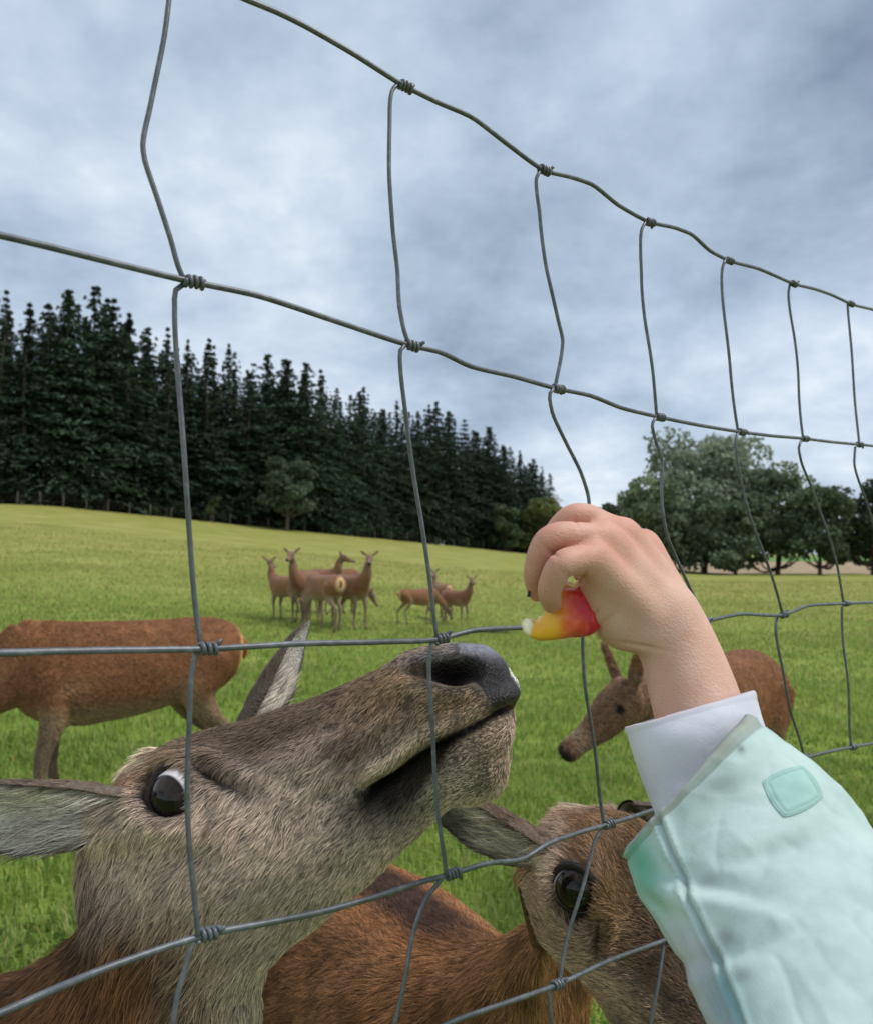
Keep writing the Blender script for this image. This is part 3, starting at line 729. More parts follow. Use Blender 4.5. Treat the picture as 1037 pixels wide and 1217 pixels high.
def sculpt_head(pa, na, hw_rel, head_mask):
    """displacement along the normal, from picture-space landmarks of the head"""
    px, py, wv = a_space(pa)
    sidew = sstep(.25, .7, hw_rel) * head_mask          # only on the flanks of the head
    d = np.zeros(len(pa))
    q, f = mouth_q(px, py); f = f * sstep(.0, .35, hw_rel) * head_mask
    d += f * (.0062 * gauss(q + 13, 8) - .0125 * gauss(q - 2, 2.4 + 2.2 * sstep(600, 480, px)) - .0085 * gauss(q - 15, 12) * sstep(550, 480, px) + .0045 * gauss(q - 24, 9) * sstep(500, 560, px)) + .005 * blob(px, py, 572, 915, 22, 24) * sidew - .0065 * wedge(px, q) * sidew + .004 * blob(px, py, 540, 925, 20, 22, -30) * sidew
    d += -.012 * blob(px, py, 452, 940, 16, 7, -28) * sidew
    nose = blob(px, py, 537, 797, 24, 11, 4)
    d += -.030 * np.clip(nose * 1.5 - .35, 0, 1) * sidew - .011 * blob(px, py, 500, 795, 14, 6, -8) * sidew
    d += .0055 * blob(px, py, 540, 775, 36, 6, -4) * sidew + .004 * blob(px, py, 535, 823, 40, 9, 4) * sidew + .003 * blob(px, py, 580, 800, 14, 20) * sidew
    # eye: brow over it, hollow around it, bone under it
    d += .010 * blob(px, py, 215, 903, 34, 13, -12) * sidew - .016 * sstep(31, 24, np.hypot(px - 204, py - 941)) * sidew + .0035 * gauss(np.hypot(px - 204, py - 941) - 37, 6) * sidew + .0055 * blob(px, py, 212, 985, 42, 14, 6) * sidew
    d += -.007 * blob(px, py, 262, 925, 20, 6, 22) * sidew + .004 * blob(px, py, 268, 908, 24, 6, 18) * sidew
    # cheek muscle, hollow in front of it, ridge towards the nose, folds behind the nostril and the mouth
    d += .008 * blob(px, py, 275, 1035, 60, 38, -35) * sidew - .006 * blob(px, py, 385, 955, 45, 22, -35) * sidew
    d += .005 * blob(px, py, 330, 900, 70, 13, -22) * sidew - .004 * blob(px, py, 370, 872, 60, 10, -24) * sidew
    for (x0, y0, a_, l_) in ((425, 868, -42, 34), (398, 888, -40, 36), (448, 905, -38, 26), (372, 925, -34, 34), (470, 855, -50, 24)):
        d += -.0026 * blob(px, py, x0, y0, l_, 4.0, a_) * sidew + .0018 * blob(px, py, x0 + 5, y0 + 8, l_, 5, a_) * sidew
    d += .010 * blob(px, py, 132, 968, 26, 26) * sidew
    return d
def paint_head(pa, hw_rel, rp):
    px, py, wv = a_space(pa); n = len(pa); one = np.ones(n)
    up = sstep(.15, .0, np.abs(hw_rel))
    c = np.tile(lin(190, 172, 158), (n, 1)); wet = np.zeros(n); dens = np.ones(n); ln = np.full(n, .0075)
    # brown bridge of the nose and forehead
    topd = py - np.interp(px, [200, 260, 300, 400, 480, 560], [882, 868, 856, 818, 778, 765])
    c = paint(c, sstep(62, 8, topd) * sstep(560, 440, px) * .85, (98, 79, 63))
    c = paint(c, blob(px, py, 345, 868, 60, 20, -22) * .7, (88, 70, 57))
    c = paint(c, blob(px, py, 425, 872, 40, 26, -40) * .75, (102, 80, 70))
    c = paint(c, blob(px, py, 470, 820, 40, 22, -25) * .75, (160, 131, 98))
    c = paint(c, blob(px, py, 540, 838, 50, 20, -18) * .8, (158, 128, 92))
    q, f = mouth_q(px, py)
    c = paint(c, gauss(q + 10, 9) * f * sstep(570, 500, px), (186, 168, 142))
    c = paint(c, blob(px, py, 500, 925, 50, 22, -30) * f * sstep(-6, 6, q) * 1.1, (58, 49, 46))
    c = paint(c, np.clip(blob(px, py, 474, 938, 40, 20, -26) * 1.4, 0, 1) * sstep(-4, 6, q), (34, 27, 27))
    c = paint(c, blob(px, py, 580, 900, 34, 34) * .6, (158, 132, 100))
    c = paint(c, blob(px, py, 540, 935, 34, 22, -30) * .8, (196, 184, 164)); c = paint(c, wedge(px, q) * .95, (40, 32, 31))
    c = paint(c, blob(px, py, 400, 1010, 60, 26, -38) * .4, (168, 155, 134))
    mt = 1 + .20 * vnoise(pa, .022, 51) + .14 * vnoise(pa, .008, 52); c = c * mt[:, None]
    # around the eye
    c = paint(c, blob(px, py, 200, 905, 30, 14, -15) * .6, (165, 140, 112)); c = paint(c, blob(px, py, 235, 985, 40, 14) * .5, (166, 146, 124))
    c = paint(c, blob(px, py, 262, 922, 24, 9, 18) * .9, (60, 46, 40)); c = paint(c, blob(px, py, 290, 893, 30, 12, -10) * .5, (84, 66, 54))
    c = paint(c, blob(px, py, 130, 932, 36, 12, -12) * .8, (152, 102, 58))
    c = paint(c, blob(px, py, 330, 1060, 60, 36, -35) * .4, (150, 142, 124))
    ln = ln + .0045 * sstep(420, 250, px) - .0030 * sstep(440, 540, px)
    # bare nose leather, nostril, lips
    leather = np.clip(sstep(553, 570, px - .45 * (py - 800)) * sstep(8, -6, q) + 1.25 * blob(px, py, 538, 797, 31, 14, 2) + sstep(545, 572, px) * sstep(14, 3, topd), 0, 1)
    leather *= sstep(450, 500, px)
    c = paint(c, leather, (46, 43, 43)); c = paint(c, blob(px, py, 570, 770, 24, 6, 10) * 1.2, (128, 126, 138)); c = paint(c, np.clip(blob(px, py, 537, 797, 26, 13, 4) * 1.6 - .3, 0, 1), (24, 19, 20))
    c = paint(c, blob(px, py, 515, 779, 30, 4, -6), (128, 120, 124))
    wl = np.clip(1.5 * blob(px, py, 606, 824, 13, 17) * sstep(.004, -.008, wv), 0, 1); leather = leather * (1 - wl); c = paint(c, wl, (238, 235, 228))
    wet = np.maximum(wet, leather); dens = dens * (1 - sstep(.25, .6, leather))
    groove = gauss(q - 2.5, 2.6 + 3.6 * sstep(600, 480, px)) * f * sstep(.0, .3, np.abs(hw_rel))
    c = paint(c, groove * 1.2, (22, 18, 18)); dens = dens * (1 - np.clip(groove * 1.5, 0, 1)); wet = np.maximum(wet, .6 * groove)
    ey = np.hypot(px - 204, py - 941); er = sstep(34, 28, ey)
    c = paint(c, er, (40, 33, 30)); dens = dens * (1 - sstep(32, 28, ey))
    return c, wet, dens, ln, px, py

def make_eye(parent, pos, nv, fwd, r_=.0212, gaze=(0, 0), name='eye', sink=.56):
    """glossy dark eyeball with a white crescent and a dark lid ring; pos lies on the face surface"""
    nv = nrm(nv); fx = nrm(fwd - nv * np.dot(fwd, nv)); uy = np.cross(nv, fx)
    cen = pos - nv * (r_ * sink)
    g = nrm(nv + fx * gaze[0] + uy * gaze[1])
    th = np.linspace(0, np.pi, 40); ph = np.linspace(0, 2 * np.pi, 56, endpoint=False)
    loc = np.stack([np.sin(th)[:, None] * np.cos(ph)[None], np.sin(th)[:, None] * np.sin(ph)[None], np.repeat(np.cos(th)[:, None], 56, 1)], -1)
    gx = nrm(fx - g * np.dot(fx, g)); gy2 = np.cross(g, gx)
    dirs = loc[..., 0:1] * gx + loc[..., 1:2] * gy2 + loc[..., 2:3] * g
    v = cen + dirs * r_; m_, k_ = 40, 56
    me = mesh_np(name, v.reshape(-1, 3), [grid_faces(m_, k_)[:, ::-1]]); smooth(me)
    ang = np.degrees(np.repeat(th[:, None], 56, 1)); ex, eyy = loc[..., 0] / .66, loc[..., 1] / .42
    c = np.empty((m_, k_, 3)); c[:] = lin(44, 32, 26)
    pup = sstep(1.15, .85, np.hypot(ex, eyy))[..., None]; c = c * (1 - pup) + .004 * pup
    rim = sstep(44, 52, ang)[..., None]; c = c * (1 - rim) + lin(34, 25, 22) * rim
    scl = sstep(56, 60, ang)[..., None]; c = c * (1 - scl) + lin(222, 214, 214) * scl
    set_col(me, c.reshape(-1, 3))
    o = obj(name, me, EYEM); place_child(o, parent)
    ph = np.linspace(0, 2 * np.pi, 60, endpoint=False); R = r_ * .90
    rr = R * (1 + .16 * np.clip(np.cos(ph), 0, 1) ** 6)
    hgt = r_ * (.46 + .12 * np.sin(ph)) - .0040 * np.clip(np.cos(ph), 0, 1) ** 4
    ring = cen + (np.cos(ph) * rr)[:, None] * fx + (np.sin(ph) * rr * .96)[:, None] * uy + hgt[:, None] * nv
    ring = np.vstack([ring, ring[:2]])
    li = obj('eyelid', tube('eyelid', ring, .0036, 10), LIDM, None); place_child(li, parent)
    return o

def ear_mesh(parent, base, dirv, face, length, width, c_out, c_in, hair_in=True, bend=.12, seed=3, curl=1.0, furd=1.0, dark=.6):
    """cupped leaf-shaped ear with thickness, furred; face is the direction its hollow looks"""
    dv = nrm(dirv); fc = nrm(np.asarray(face, float) - dv * np.dot(face, dv)); sd_ = np.cross(dv, fc)
    nu, nv_ = 44, 25; u = np.linspace(0, 1, nu); vv = np.linspace(-1, 1, nv_)
    wu = width * np.interp(u, [0, .08, .25, .5, .75, .92, 1], [.30, .50, .86, 1.0, .74, .32, .03])
    cu = np.interp(u, [0, .2, .6, 1], [1.75, 1.35, .95, .5]) * curl      # half opening angle of the cup
    ang = cu[:, None] * vv[None]; rad = wu / np.sin(np.clip(cu, .2, 1.5))
    x = np.sin(ang) * rad[:, None]; z = (1 - np.cos(ang)) * rad[:, None]
    cl = base + dv * (length * u)[:, None] + fc * (bend * length * u * u)[:, None]
    inner = cl[:, None] + sd_ * x[..., None] + fc * (z - .0)[..., None]
    off = nrm(sd_ * np.sin(ang)[..., None] - fc * np.cos(ang)[..., None])
    outer = inner + off * (.0032 * np.sqrt(np.clip(1 - vv**2, .02, 1)))[None, :, None]
    i = np.arange(nu - 1)[:, None] * nv_; j = np.arange(nv_ - 1)[None]; q = np.stack([i + j, i + j + 1, i + nv_ + j + 1, i + nv_ + j], -1).reshape(-1, 4)
    o_ = nu * nv_; q2 = q[:, ::-1] + o_
    rim = list(range(0, o_, nv_)), list(range(nv_ - 1, o_, nv_)); e = []
    for a, b in zip(rim[0][:-1], rim[0][1:]): e.append((a, b, b + o_, a + o_))
    for a, b in zip(rim[1][:-1], rim[1][1:]): e.append((b, a, a + o_, b + o_))
    v = np.vstack([inner.reshape(-1, 3), outer.reshape(-1, 3)])
    uu = np.repeat(u, nv_); va = np.tile(vv, nu)
    ci = np.tile(np.array(c_in), (o_, 1)) * (1 - dark * sstep(.35, .55, uu) * (1 - .8 * gauss(va + .15, .16)))[:, None]
    co = np.tile(np.array(c_out), (o_, 1)) * (1.1 - .35 * uu)[:, None]
    edge = sstep(.82, 1, np.abs(va))[:, None]; ci = ci * (1 - edge) + np.array(c_out) * .5 * edge
    col = np.vstack([ci, co]); me = mesh_np('ear', v, [np.vstack([q, q2, np.array(e)])]); smooth(me); set_col(me, col * .75); me.attributes['col'].data.foreach_set('color', np.c_[col * .75, np.zeros(len(col))].astype(np.float32).ravel())
    o = obj('ear', me, HIDE); place_child(o, parent)
    no = np.vstack([-off.reshape(-1, 3), off.reshape(-1, 3)])
    tri = np.vstack([q[:, [0, 1, 2]], q[:, [0, 2, 3]], q2[:, [0, 1, 2]], q2[:, [0, 2, 3]]])
    comb = np.tile(dv, (2 * o_, 1)) + np.r_[np.sign(va)[:, None] * sd_ * -.0, np.zeros((o_, 3))]
    if hair_in: comb[:o_] += (-np.sign(va) * .6 * sstep(.5, .9, np.abs(va)))[:, None] * sd_ + fc * .5
    dens = np.r_[np.where(uu < .5, 3.0e5, 1.6e5) if hair_in else np.full(o_, 1.6e5), np.full(o_, 5.0e5)] * furd
    ln = np.r_[np.interp(uu, [0, .35, .7, 1], [.030, .026, .009, .005]) if hair_in else np.full(o_, .006), np.interp(uu, [0, .5, 1], [.012, .008, .005])]
    h = fur_curves('ear_fur', v, tri, no, comb, col, dens, ln, HAIR, parent, lift=.25, grav=.05, rad=.00016, seed=seed, tone=(.7, 1.3))
    h.parent = o; h.matrix_parent_inverse = o.matrix_parent_inverse.inverted() @ Matrix() if False else Matrix.Identity(4)
    return o

def leg_parts(hip, knee, fet, toe, r0):
    c = spline([hip, hip * .45 + knee * .55, knee, knee * .5 + fet * .5, fet, toe], 26)
    return tube_arrays(c, np.interp(np.linspace(0, 1, 26), [0, .28, .45, .52, .7, .84, .9, 1], [r0, r0 * .62, .034, .033, .022, .026, .024, .03]), 10)
def hero(name, rings, spacing, head_rings, to_a, label, paint_rest, legs, seed, fur_scale=1.0):
    """one big deer: continuous loft from nose to rump with sculpted head, then fur"""
    pts, rp, g = loft_rings(rings, spacing, KA)
    m, k, _ = pts.shape
    sp = np.tile(np.sin(np.linspace(0, 2 * np.pi, k, endpoint=False)), (m, 1)).ravel(); rpv = np.repeat(rp, k)
    hm = sstep(head_rings + 1.5, head_rings - .5, rpv)
    n, t = grid_normals(pts)
    pa = to_a(pts.reshape(-1, 3))
    d = sculpt_head(pa, None, np.abs(sp), hm)
    pts = pts + n * d.reshape(m, k, 1); pts = lap(pts, 1, .4)
    n, t = grid_normals(pts); v = pts.reshape(-1, 3); nf = n.reshape(-1, 3); tf = t.reshape(-1, 3)
    # fine unevenness of flesh
    v = v + nf * (.0011 * vnoise(v, .035, seed) + .0005 * vnoise(v, .012, seed + 1))[:, None]
    pts = v.reshape(m, k, 3)
    pa = to_a(v)
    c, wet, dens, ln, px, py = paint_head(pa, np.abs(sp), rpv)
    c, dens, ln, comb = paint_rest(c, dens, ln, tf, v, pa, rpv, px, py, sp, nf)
    V, Q, T = close_grid(pts)
    parts = [(V, Q, T)] + legs
    vv, qq, tt = merge_arrays(parts)
    me = mesh_np(name, vv, [qq, tt]); smooth(me)
    cols = np.ones((len(vv), 4), np.float32); cols[:, :3] = lin(110, 84, 62); cols[:, 3] = 0
    bare = sstep(.5, .1, np.clip(dens, 0, 1))[:, None]
    cols[:len(v), :3] = c * (.32 + .68 * bare); cols[:len(v), 3] = wet
    a = me.attributes.new('col', 'FLOAT_COLOR', 'POINT'); a.data.foreach_set('color', cols.ravel())
    root = empty(name, (float(v[:, 0].mean()), float(v[:, 1].mean()), 0)); body = obj('body', me, HIDE); place_child(body, root)
    q = grid_faces(m, k); tri = np.vstack([q[:, [0, 1, 2]], q[:, [0, 2, 3]]])
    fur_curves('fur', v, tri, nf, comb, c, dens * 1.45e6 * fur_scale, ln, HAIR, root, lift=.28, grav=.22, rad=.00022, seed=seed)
    tag(root, label, 'deer')
    return root, v, nf, pa, sp
def near_pt(v, nf, pa, sp, px, py, side=1, r0=0):
    qx, qy, wv = a_space(pa); dd = np.hypot(qx - px, qy - py) + np.where(np.sign(sp) == side, 0, 1e4) + np.where(np.abs(sp) < .3, 1e4, 0)
    if r0:
        k = (dd > r0) & (dd < r0 + 8); return v[k].mean(0), nrm(nf[k].mean(0))
    i = int(np.argmin(dd)); return v[i], nf[i]

# ------------------------------------------------------------------ deer A: head raised towards the apple
def rest_a(c, dens, ln, comb, v, pa, rp, px, py, sp, nf):
    nk = sstep(13.3, 15.8, rp + .012 * (1150 - py) * 0)
    lower = sstep(1040, 1120, py - .25 * (px - 150))
    nk = np.maximum(nk, lower * sstep(330, 230, px))
    back = sstep(325, 190, px - .25 * (1217 - py) + 40)
    cn = np.tile(lin(180, 165, 146), (len(c), 1)); cn = paint(cn, back, (118, 82, 54)); cn = paint(cn, back * (vnoise(v, .02, 9) > .15) * .6, (58, 44, 32))
    c = c * (1 - nk[:, None]) + cn * nk[:, None]
    bd = sstep(19.5, 21, rp); c = paint(c, bd, (128, 88, 56))
    ln = ln * (1 - nk) + (.021 + .010 * back) * nk
    dens = dens * (1 - .5 * nk) * np.where(rp > 20, .12, 1)
    cb = nrm(comb + np.array([0, 0, -.55]) + np.array([-.2, 0, 0]))
    ro = blob(px, py, 134, 966, 20, 26); c = paint(c, ro * .5, (196, 182, 164)); ln = ln + .010 * ro
    tu = blob(px, py, 168, 904, 8, 5, -30) * sstep(.75, .2, np.abs(sp)); c = paint(c, tu, (214, 200, 176)); ln = ln + .012 * tu; cb = nrm(cb + tu[:, None] * np.array([-1.2, -.2, 2.6]))
    return c, dens, ln, cb
def legs_for(cx, cy, fx, fy, front_z=.8):
    """four legs under a body: centre, forward direction"""
    f = np.array([fx, fy, 0.]); f /= np.linalg.norm(f); s = np.array([-f[1], f[0], 0]); c = np.array([cx, cy, 0.]); out = []
    for sg in (-1, 1):
        b = c + f * .40 + s * .10 * sg; out.append(leg_parts(b + [0, 0, .78], b + f * .03 + [0, 0, .40], b + [0, 0, .10], b + f * .05 + [0, 0, .015], .085))
        b = c - f * .42 + s * .11 * sg; out.append(leg_parts(b + [0, 0, .80], b - f * .10 + [0, 0, .44], b - f * .06 + [0, 0, .11], b + [0, 0, .015], .12))
    return out
cA = a_line(-.88, 0)
rootA, vA, nA, paA, spA = hero('deer', ringsA, SPA, 14, lambda q: q, 'big grey-brown deer stretching its head up to the apple', rest_a, legs_for(cA[0], cA[1], AD[0], AD[1]), 5)
pe, ne = near_pt(vA, nA, paA, spA, 204, 941, 1, 33); make_eye(rootA, pe, ne, AD, gaze=(-.46, -.72))
pe2, ne2 = near_pt(vA, nA, paA, spA, 204, 941, -1, 33); make_eye(rootA, pe2, ne2, AD, gaze=(-.2, 0))
OUT_C, IN_C = lin(128, 112, 98), lin(234, 226, 218)
pb, nb = near_pt(vA, nA, paA, spA, 128, 968)
ear_mesh(rootA, pb - nb * .016 + np.array([.01, 0, .014]), (-.95, -.10, .03), (.1, -.88, -.40), .16, .031, OUT_C, IN_C, seed=31, dark=.15)
pb2, nb2 = near_pt(vA, nA, paA, spA, 175, 935, -1)
ear_mesh(rootA, P(283, 868, .70), (.22, .42, .55), (.92, -.10, -.05), .125, .030, OUT_C * .6, IN_C, seed=32, dark=.1)
# ------------------------------------------------------------------ deer B: behind, looking down past the sleeve
cA12, cA3 = ringsA[12][:3], ringsA[3][:3]
fA = nrm(cA3 - cA12); rA_ = AL; uA = nrm(np.cross(rA_, fA)); 
if uA[2] < 0: uA = -uA
rB0 = nrm(np.array([-.66, -.72, -.20])); fB = np.array([.60, -.30, -.75]); fB = nrm(fB - rB0 * np.dot(fB, rB0)); uB = nrm(np.cross(rB0, fB)); rB = np.cross(fB, uB)
if np.dot(np.cross(fA, uA), rA_) < 0: rB = -rB
RA = np.stack([fA, uA, rA_], 1); RB = np.stack([fB, uB, rB], 1); SB = .95
Rab = RB @ RA.T
TB = P(688, 1077, .655) - SB * (Rab @ pe)
def to_b(q): return SB * (np.asarray(q) @ Rab.T) + TB
def b_to_a(q): return ((np.asarray(q) - TB) / SB) @ Rab
def xf_ring(r_): return np.r_[to_b(r_[:3]), SB * (Rab @ r_[3:6]), SB * (Rab @ r_[6:9]), r_[9:]]
ringsB = [xf_ring(q) for q in ringsA[:12]] + [xf_ring(prow((212, 880), (324, 1130), .066, .1, 2.2)), xf_ring(prow((186, 903), (312, 1138), .060, .0, 2.1)), xf_ring(prow((172, 940), (306, 1148), .052, .0, 2.1))]
for i_, q_ in enumerate(ringsB):                     # a younger, slimmer head: shallower jaw
    f_ = float(np.interp(i_, [0, 6, 9, 14], [1, .95, .74, .62])); q_[:3] += q_[3:6] * (1 - f_); q_[3:6] *= f_; q_[6:9] *= float(np.interp(i_, [0, 8, 11, 14], [1, 1, .95, .85]))
bl = np.array([-.8, -.6, 0.])
mixl = lambda f: nrm(rB * (1 - f) + bl * f)
def tb_ring(t_, b_, side, hw):
    t_, b_ = np.array(t_), np.array(b_); return np.r_[(t_ + b_) / 2, (t_ - b_) / 2, side * hw, 0, 2.1]
def top_ring(top, upv, hh, side, hw):
    upv = nrm(upv); return np.r_[np.array(top) - upv * hh, upv * hh, side * hw, 0, 2.1]
ringsB += [tb_ring((.138, .800, 1.130), (.128, .855, .97), mixl(.4), .052), tb_ring((.092, .85, 1.075), (.105, .87, .83), mixl(.7), .078), tb_ring((.056, .92, 1.028), (.07, .90, .70), bl, .104),
           top_ring((0, 1.0, 1.018), (0, 0, 1), .19, bl, .145), top_ring((-.06, 1.12, 1.008), (0, 0, 1), .21, bl, .17), top_ring((-.2, 1.3, 1.0), (0, 0, 1), .22, bl, .19),
           top_ring((-.36, 1.52, 1.01), (0, 0, 1), .215, bl, .185), top_ring((-.47, 1.67, .99), (0, 0, 1), .17, bl, .14), top_ring((-.52, 1.74, .90), (0, 0, 1), .07, bl, .06), top_ring((-.535, 1.76, .86), (0, 0, 1), .02, bl, .02)]
SPB = np.r_[np.full(13, .0021), np.full(6, .0040), np.full(6, .010)]
def rest_b(c, dens, ln, comb, v, pa, rp, px, py, sp, nf):
    hd = sstep(15, 13.5, rp); c = c * np.array([.90, .82, .74])
    c = paint(c, hd * sstep(60, 10, py - np.interp(px, [150, 212, 255, 300, 400, 480], [915, 880, 868, 856, 818, 778])) * .5, (96, 80, 68))
    c = paint(c, hd * blob(px, py, 225, 900, 50, 16, -10) * .6, (176, 140, 104))
    nk = sstep(13.4, 15.0, rp); t1 = vnoise(v, .05, 21)
    cn = np.tile(lin(164, 122, 84), (len(c), 1)); cn = paint(cn, sstep(-.1, .5, t1) * .5, (128, 88, 56)); cn = paint(cn, sstep(.1, .6, vnoise(v, .018, 23)) * .5, (98, 68, 46))
    thr = np.clip(-nf[:, 2], 0, 1) * sstep(16, 14, rp); cn = paint(cn, thr, (130, 116, 98))
    stripe = sstep(.34, .12, np.abs(sp)) * (nf[:, 2] > 0) * sstep(16.5, 18, rp)
    cn = paint(cn, sstep(.6, .3, np.abs(sp)) * (nf[:, 2] > 0) * sstep(16.5, 18, rp) * .6, (182, 128, 84)); cn = paint(cn, stripe, (86, 62, 50))
    c = c * (1 - nk[:, None]) + cn * nk[:, None]
    ln = ln * (1 - nk) + .021 * nk; dens = dens * (1 - .55 * nk) * np.where(rp > 20.5, .4, 1)
    cb = nrm(comb + np.array([0, 0, -.5])); ro = blob(px, py, 138, 972, 16, 20) * hd; c = paint(c, ro * 1.1, (228, 218, 204)); ln = ln + .016 * ro; cb = nrm(cb + ro[:, None] * np.array([-1.4, -.3, .1]))
    return c, dens, ln, cb
rootB, vB, nB, paB, spB = hero('deer', ringsB, SPB, 13, b_to_a, 'red-brown deer behind the raised head, looking down past the mint sleeve', rest_b, legs_for(-.27, 1.37, .6, -.8), 15)
q1, n1_ = near_pt(vB, nB, paB, spB, 204, 941, 1, 33); q1 = near_pt(vB, nB, paB, spB, 204, 941, 1)[0] + n1_ * .0135; make_eye(rootB, q1, n1_, fB, gaze=(.10, .05), r_=.0215, sink=.34)
q2, n2_ = near_pt(vB, nB, paB, spB, 204, 941, -1, 30); make_eye(rootB, q2, n2_, fB, gaze=(0, 0))
ear_mesh(rootB, P(668, 1012, .70), (-.74, .30, .33), (-.15, -.75, -.62), .165, .034, lin(128, 108, 94), lin(240, 232, 222), seed=41, dark=.78)
ear_mesh(rootB, to_b(near_pt(vA, nA, paA, spA, 150, 940, -1)[0]), (.7, .5, -.5), (.2, -.8, -.1), .14, .034, lin(104, 90, 80), lin(150, 140, 130), seed=42)

# ------------------------------------------------------------------ smaller deer in the meadow
def remeshed(parts, voxel, it=6, fac=.5):
    me = mesh_parts('tmp', parts); o = bpy.data.objects.new('tmp', me); COL.objects.link(o)
    m = o.modifiers.new('r', 'REMESH'); m.mode = 'VOXEL'; m.voxel_size = voxel; m.use_smooth_shade = True
    if it: s_ = o.modifiers.new('s', 'SMOOTH'); s_.iterations = it; s_.factor = fac
    dg = bpy.context.evaluated_depsgraph_get(); ev = o.evaluated_get(dg); out = bpy.data.meshes.new_from_object(ev)
    bpy.data.objects.remove(o); bpy.data.meshes.remove(me); smooth(out); out.materials.clear()
    return out
def ring(c, upv, hh, side, hw, tp_=0., sq=2.1): return np.r_[np.array(c, float), nrm(upv) * hh, nrm(side) * hw, tp_, sq]
def loft_part(rings, sp_=.03, k=28):
    g, _, _ = loft_rings(rings, np.full(len(rings), sp_), k); return close_grid(g, flip=True)
def dirs(t):
    t = nrm(t); lat = np.cross([0, 0, 1.], t); lat = nrm(lat) if np.linalg.norm(lat) > .15 else np.array([0, 1., 0]); return t, lat, np.cross(t, lat)
Yv, Zv = np.array([0, 1., 0]), np.array([0, 0, 1.])
def deer_mesh(poll, hd, stance=0.0, voxel=.011, ears=(.8, .55, -.35), tail=True):
    poll = np.array(poll, float); hd, hl, hu = dirs(hd); parts = []
    tor = [(-.665, .885, .02, .02), (-.645, .865, .10, .075), (-.58, .845, .165, .125), (-.46, .83, .205, .165), (-.25, .805, .225, .185), (0, .785, .245, .195), (.2, .785, .25, .185), (.34, .81, .235, .155), (.44, .85, .18, .115), (.49, .87, .08, .05)]
    parts.append(loft_part([ring((x, 0, z), Zv, hh, Yv, hw) for x, z, hh, hw in tor]))
    b = np.array([.36, 0, .87]); m1 = b * .62 + poll * .38 + np.array([.05, 0, -.02]); m2 = b * .25 + poll * .75 + np.array([.015, 0, 0]) ; e = poll + hd * .05 - hu * .03
    pts = spline([b, m1, m2, e], 12); tt = np.gradient(pts, axis=0); f = np.linspace(0, 1, 12); rr = []
    for p_, t_, q in zip(pts, tt, f):
        t_, l_, u_ = dirs(t_); rr.append(ring(p_, u_, np.interp(q, [0, .4, .8, 1], [.20, .125, .082, .07]), l_, np.interp(q, [0, .4, .8, 1], [.125, .085, .060, .052])))
    parts.append(loft_part(rr))
    hs = [(-.05, .0, .03, .03), (-.03, 0, .062, .055), (.03, 0, .075, .066), (.09, -.006, .075, .066), (.15, -.014, .064, .050), (.21, -.016, .049, .038), (.27, -.012, .040, .034), (.315, -.010, .038, .034), (.34, -.010, .028, .026), (.347, -.01, .01, .01)]
    parts.append(loft_part([ring(poll + hd * s + hu * o_, hu, hh, hl, hw) for s, o_, hh, hw in hs], .015, 24))
    for sg in (-1, 1):
        d_ = nrm(hl * sg * ears[0] + hu * ears[1] + hd * ears[2]); s0 = poll - hd * .02 + hl * sg * .045 + hu * .035
        w_ = nrm(np.cross(d_, hd)); n_ = np.cross(d_, w_)
        parts.append(loft_part([ring(s0 + d_ * s, w_, a, n_, t_) for s, a, t_ in ((0, .016, .016), (.03, .024, .014), (.08, .034, .011), (.13, .026, .009), (.17, .011, .007), (.188, .003, .004))], .012, 16))
        st = stance * sg
        parts.append(tube_arrays(spline([(.30, .085 * sg, .80), (.27 + st * .3, .105 * sg, .62), (.295 + st, .10 * sg, .38), (.275 + st * 1.3, .10 * sg, .12), (.285 + st * 1.3, .10 * sg, .06), (.325 + st * 1.35, .10 * sg, .0)], 22), np.interp(np.linspace(0, 1, 22), [0, .22, .4, .53, .6, .84, .9, 1], [.10, .065, .042, .033, .026, .022, .029, .027]), 12))
        st = -stance * sg * .9
        parts.append(tube_arrays(spline([(-.46, .085 * sg, .84), (-.38 + st * .4, .11 * sg, .66), (-.47 + st * .8, .105 * sg, .50), (-.555 + st, .10 * sg, .42), (-.545 + st * 1.2, .10 * sg, .14), (-.54 + st * 1.2, .10 * sg, .07), (-.49 + st * 1.25, .10 * sg, .0)], 26), np.interp(np.linspace(0, 1, 26), [0, .16, .3, .44, .54, .85, .92, 1], [.14, .115, .068, .038, .029, .023, .029, .027]), 12))
    for sg in (-1, 1):                  # shoulder and haunch muscles
        parts.append(loft_part([ring((.33 - .03 * q, sg * (.095 + .02 * math.sin(q * 2.2)), .96 - .13 * q), (1, 0, -.1), a, Yv, a * .55) for q, a in ((0, .03), (.5, .09), (1.2, .115), (2.0, .10), (2.8, .06), (3.2, .02))], .02, 20))
        parts.append(loft_part([ring((-.50 + .035 * q, sg * (.085 + .03 * math.sin(q * 1.4)), 1.0 - .12 * q), (1, 0, .1), a, Yv, a * .55) for q, a in ((0, .03), (.5, .10), (1.3, .155), (2.2, .135), (3.0, .08), (3.5, .02))], .02, 20))
    if tail: parts.append(tube_arrays(spline([(-.64, 0, .93), (-.675, 0, .88), (-.68, 0, .80)], 6), [.022, .026, .028, .026, .02, .008], 8))
    me = remeshed(parts, voxel, 5)
    v = get_co(me); n = len(v); x, y, z = v.T
    hdist = (v - poll) @ hd; inhead = (np.linalg.norm(v - (poll + hd * .15), axis=1) < .24)
    c = np.tile(lin(134, 93, 63), (n, 1)); nz = vnoise(v, .22, 4) * .5 + vnoise(v, .07, 6) * .5
    c = c * (1 + .22 * nz)[:, None]
